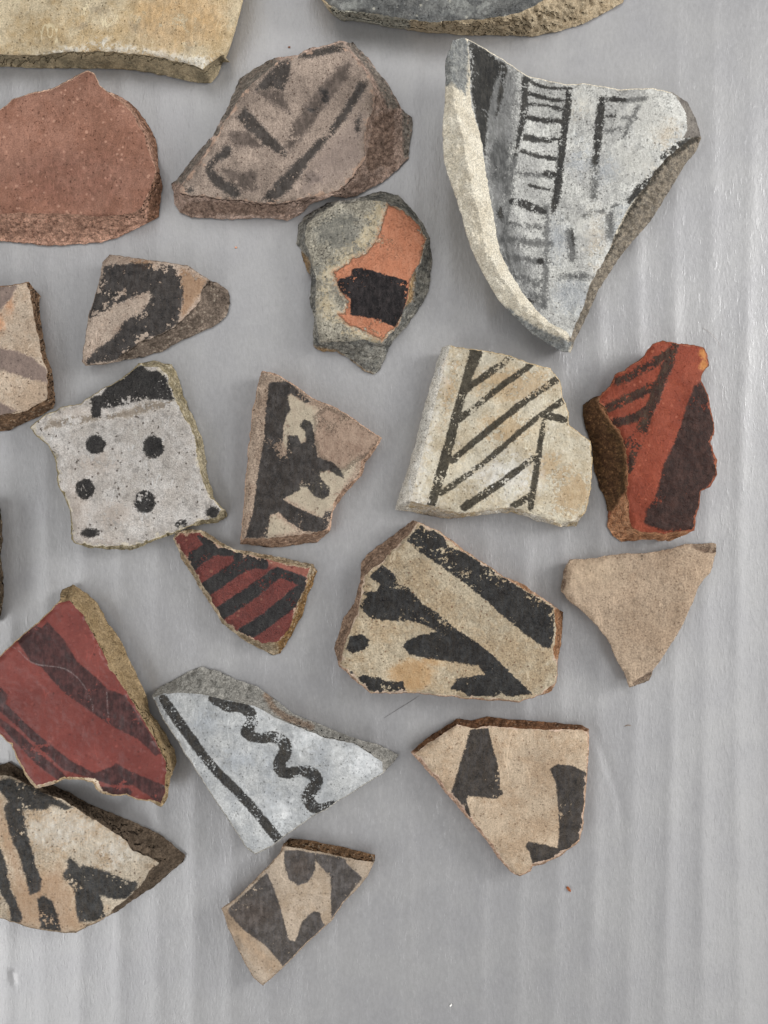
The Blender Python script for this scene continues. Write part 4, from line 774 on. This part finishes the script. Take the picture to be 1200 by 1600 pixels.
# 19 small grey-brown sherd at the bottom
sherd('small beige sherd with grey-brown blotchy shapes, lowest in the photo',
  I([(640, 850), (665, 828), (760, 838), (900, 868), (1045, 903), (1045, 930), (1010, 1000), (960, 1060), (900, 1120), (850, 1200), (760, 1280), (640, 1400), (545, 1487), (500, 1445), (440, 1340), (390, 1230), (360, 1140), (420, 1100), (490, 1030), (560, 960), (620, 895)]),
  I([(650, 864), (700, 872), (800, 890), (920, 915), (1040, 938), (1005, 1000), (955, 1055), (895, 1115), (845, 1194), (755, 1274), (635, 1393), (545, 1476), (506, 1440), (447, 1335), (397, 1226), (370, 1145), (428, 1106), (498, 1036), (568, 968), (632, 895)]),
  face_material('beige_slip', 281, (178, 162, 144), (162, 144, 124), [
      dict(a='p3', c=(146, 124, 102), amp=8, soft=8, wear=.1, op=.6),
      dict(a='p1', c=(88, 84, 83), c2=(104, 99, 97), amp=1.8, soft=1.0, wear=.06), dict(a='p2', c=(108, 88, 76), c2=(116, 100, 88), amp=14, soft=12, wear=0, op=.35)], pit=.3, pitc=(110, 86, 68), bump=.6, grain=.3, mott=.15),
  edge_material('dark_brown_red_section', 282, (88, 68, 50), (110, 84, 60), thin=(176, 156, 136), paints=[dict(a='e1', c=(176, 150, 126), c2=(150, 112, 92))], grit=.2, cells=.4, bump=.8),
  plane(4, 460, 1420, kx=-.2, ky=-.2), 4, slope=2.2, seed=19, amp=.6,
  shapes={'p1': [poly(I, [(395, 1140), (480, 1060), (562, 980), (590, 1040), (620, 1120), (645, 1220), (660, 1280), (690, 1288), (720, 1200), (770, 1152), (800, 1160), (810, 1200), (830, 1222), (855, 1190), (760, 1290), (640, 1405), (560, 1310), (450, 1230), (390, 1160)]),
                 poly(I, [(640, 880), (700, 880), (780, 895), (780, 970), (750, 1022), (705, 1040), (660, 1010), (640, 940)]), poly(I, [(780, 890), (910, 918), (930, 950), (990, 1005), (900, 1120), (850, 1190), (848, 1000), (795, 945), (780, 930)])],
          'p2': [ell(I, (500, 1160), 90, 60, k17), ell(I, (710, 960), 40, 40, k17)], 'p3': [line(I, [(380, 1170), (480, 1290), (600, 1420)], 60, k17)], 'e1': [line(I, [(640, 870), (540, 970), (360, 1140)], 24, k17)]})

# 20 beige sherd with two black shapes
k20 = .48333
sherd('pinkish beige sherd with two black angular shapes and a dark brown top edge',
  K([(45, 155), (90, 115), (160, 70), (195, 48), (240, 53), (290, 40), (370, 50), (480, 58), (600, 68), (622, 80), (620, 150), (615, 230), (610, 320), (600, 400), (590, 445), (530, 490), (470, 520), (440, 525), (435, 540), (400, 558), (370, 545), (330, 500), (280, 430), (230, 370), (170, 300), (120, 240), (70, 185)]),
  K([(58, 160), (110, 122), (195, 66), (240, 80), (300, 70), (380, 78), (480, 84), (600, 82), (615, 90), (614, 150), (609, 230), (604, 320), (594, 398), (584, 440), (526, 484), (466, 512), (436, 518), (428, 534), (400, 550), (378, 542), (340, 497), (290, 427), (240, 366), (180, 295), (130, 235), (80, 182)]),
  face_material('pink_beige_slip', 291, (196, 176, 152), (182, 158, 132), [
      dict(a='p1', c=(60, 58, 58), c2=(80, 76, 74), amp=1.8, soft=1.0, wear=.12, wsize=5)], pit=.45, pitc=(150, 112, 84), spk=.15, bump=.8, grain=.45, mott=.12, rim=(206, 180, 160), rimw=2.4),
  edge_material('rusty_dark_section', 292, (98, 70, 50), (124, 88, 62), thin=(190, 160, 136), paints=[dict(a='e1', c=(188, 152, 132), c2=(200, 170, 150))], grit=.2, bump=.9),
  plane(4.6, 780, 1230, kx=-.3, ky=-.3), 4.6, slope=2.4, seed=20, amp=.8,
  shapes={'p1': [poly(K, [(238, 82), (295, 78), (315, 150), (332, 220), (335, 275), (347, 290), (325, 305), (290, 305), (230, 295), (225, 310), (235, 345), (242, 378), (222, 365), (176, 285), (190, 240), (210, 170)]),
                 poly(K, [(495, 210), (520, 193), (570, 200), (618, 225), (614, 320), (604, 400), (590, 450), (530, 492), (470, 518), (440, 524), (430, 480), (415, 460), (425, 445), (480, 455), (520, 465), (525, 390), (520, 330), (515, 260)])],
          'e1': [line(K, [(50, 165), (120, 240), (230, 370), (330, 500), (380, 550)], 24, k20)]})

# 21 dark sherd just entering at the left
sherd('dark brown sherd of which only a sliver shows at the left margin',
  X([(-90, 770), (-8, 780), (0, 795), (3, 815), (3, 845), (1, 870), (5, 900), (6, 930), (4, 950), (-2, 972), (-90, 985)]),
  X([(-90, 774), (-16, 786), (-9, 815), (-11, 850), (-9, 900), (-8, 930), (-14, 962), (-90, 975)]),
  face_material('dark_clay', 301, (80, 70, 58), (64, 56, 48), pit=.5, bump=1.2),
  edge_material('dark_section', 302, (70, 58, 46), (90, 76, 60), grit=.3, bump=1.2), plane(7, -40, 880), 7, slope=3, seed=21, fname='plain_face')

# ================================================================== SMALL LITTER ON THE FOAM
def strand(name, label, cat, pts, wd, colr, zmm=.25):
    p = smooth_pts(X(pts), 6); z = np.interp(np.arange(len(p)), [0, len(p) * .5, len(p) - 1], [.05, zmm, .05]) + np.maximum(foam_height(p) - .62, -.5)
    V3 = world(p, z / 1000); r = wd * U / 2
    vs, fs = [], []
    for i, c in enumerate(V3):
        tdir = V3[min(i + 1, len(V3) - 1)] - V3[max(i - 1, 0)]; tdir /= np.linalg.norm(tdir)
        s = np.cross(tdir, [0, 0, 1]); s /= np.linalg.norm(s); u_ = np.cross(s, tdir)
        rr = r * (0.35 + .65 * math.sin(math.pi * (i + .5) / len(V3)) ** .5)
        for a in range(6):
            vs.append(c + rr * (s * math.cos(a * math.pi / 3) + u_ * math.sin(a * math.pi / 3)))
    for i in range(len(V3) - 1):
        for a in range(6): fs.append((i * 6 + a, i * 6 + (a + 1) % 6, (i + 1) * 6 + (a + 1) % 6, (i + 1) * 6 + a))
    fs += [tuple(range(5, -1, -1)), tuple((len(V3) - 1) * 6 + a for a in range(6))]
    org = np.array(V3).mean(0); org[2] = 0
    m = bpy.data.meshes.new(name); m.from_pydata((np.array(vs) - org).tolist(), [], fs)
    m.polygons.foreach_set('use_smooth', [True] * len(m.polygons))
    o = bpy.data.objects.new(name, m); COL.objects.link(o); o.location = org
    N = Nodes(name); m.materials.append(N.finish(N.mix(N.noise(N.coords(4), 3), lin(colr), lin(tuple(v * 1.3 for v in colr))), .6, N.noise(N.coords(4), 2), .00002))
    o['label'] = label; o['category'] = cat
def crumb(label, c, r, colr, sy=1.0, ang=0, seed=0):
    import bmesh
    bm = bmesh.new(); bmesh.ops.create_icosphere(bm, subdivisions=2, radius=1)
    rn = random.Random(seed); ca, sa = math.cos(ang), math.sin(ang)
    for v in bm.verts:
        k = 1 + rn.uniform(-.22, .22); x, y, z = v.co * k
        y *= sy; z *= .6 * min(1, sy)
        v.co = (r * U * (x * ca - y * sa), r * U * (x * sa + y * ca), r * U * z + r * U * .45)
    m = bpy.data.meshes.new('clay_crumb'); bm.to_mesh(m); bm.free()
    o = bpy.data.objects.new('clay_crumb', m); COL.objects.link(o)
    q = np.array([c], float); z0 = (foam_height(q)[0] - .62) / 1000
    o.location = world(q, np.array([z0]))[0]
    m.materials.append(edge_material('crumb_clay', 400 + seed, colr, tuple(v * 1.2 for v in colr), grit=.1))
    o['label'] = label; o['category'] = 'crumb'; o['group'] = 'loose clay crumbs on the foam'
crumb('rust-brown clay crumb below the sherd with two black angular shapes', (888, 1388), 5.0, (120, 72, 44), .5, -.9, 1)
crumb('dark speck of clay above the mauve-brown sherd', (452, 74), 1.9, (116, 84, 68), .8, 0, 2)
crumb('pinkish speck of clay below the mauve-brown sherd', (369, 387), 1.7, (150, 110, 88), .9, 0, 3)
crumb('pale yellow speck near the bottom of the foam', (704, 1570), 2.6, (214, 200, 160), .6, .9, 4)
strand('dark_hair', 'straight dark hair lying below the buff sherd with the black barbed stripe', 'hair', [(600, 1122), (622, 1108), (640, 1097), (655, 1087)], .55, (84, 82, 80))
strand('pale_hair', 'thin curved hair above the top right corner of the orange-red sherd', 'hair', [(1098, 512), (1112, 522), (1122, 534), (1127, 546)], .45, (150, 140, 132), .4)
strand('brown_fibre', 'tiny brown fibre on the foam right of the pinkish beige sherd', 'fibre', [(976, 1135), (981, 1133), (986, 1134)], 1.2, (120, 104, 88))
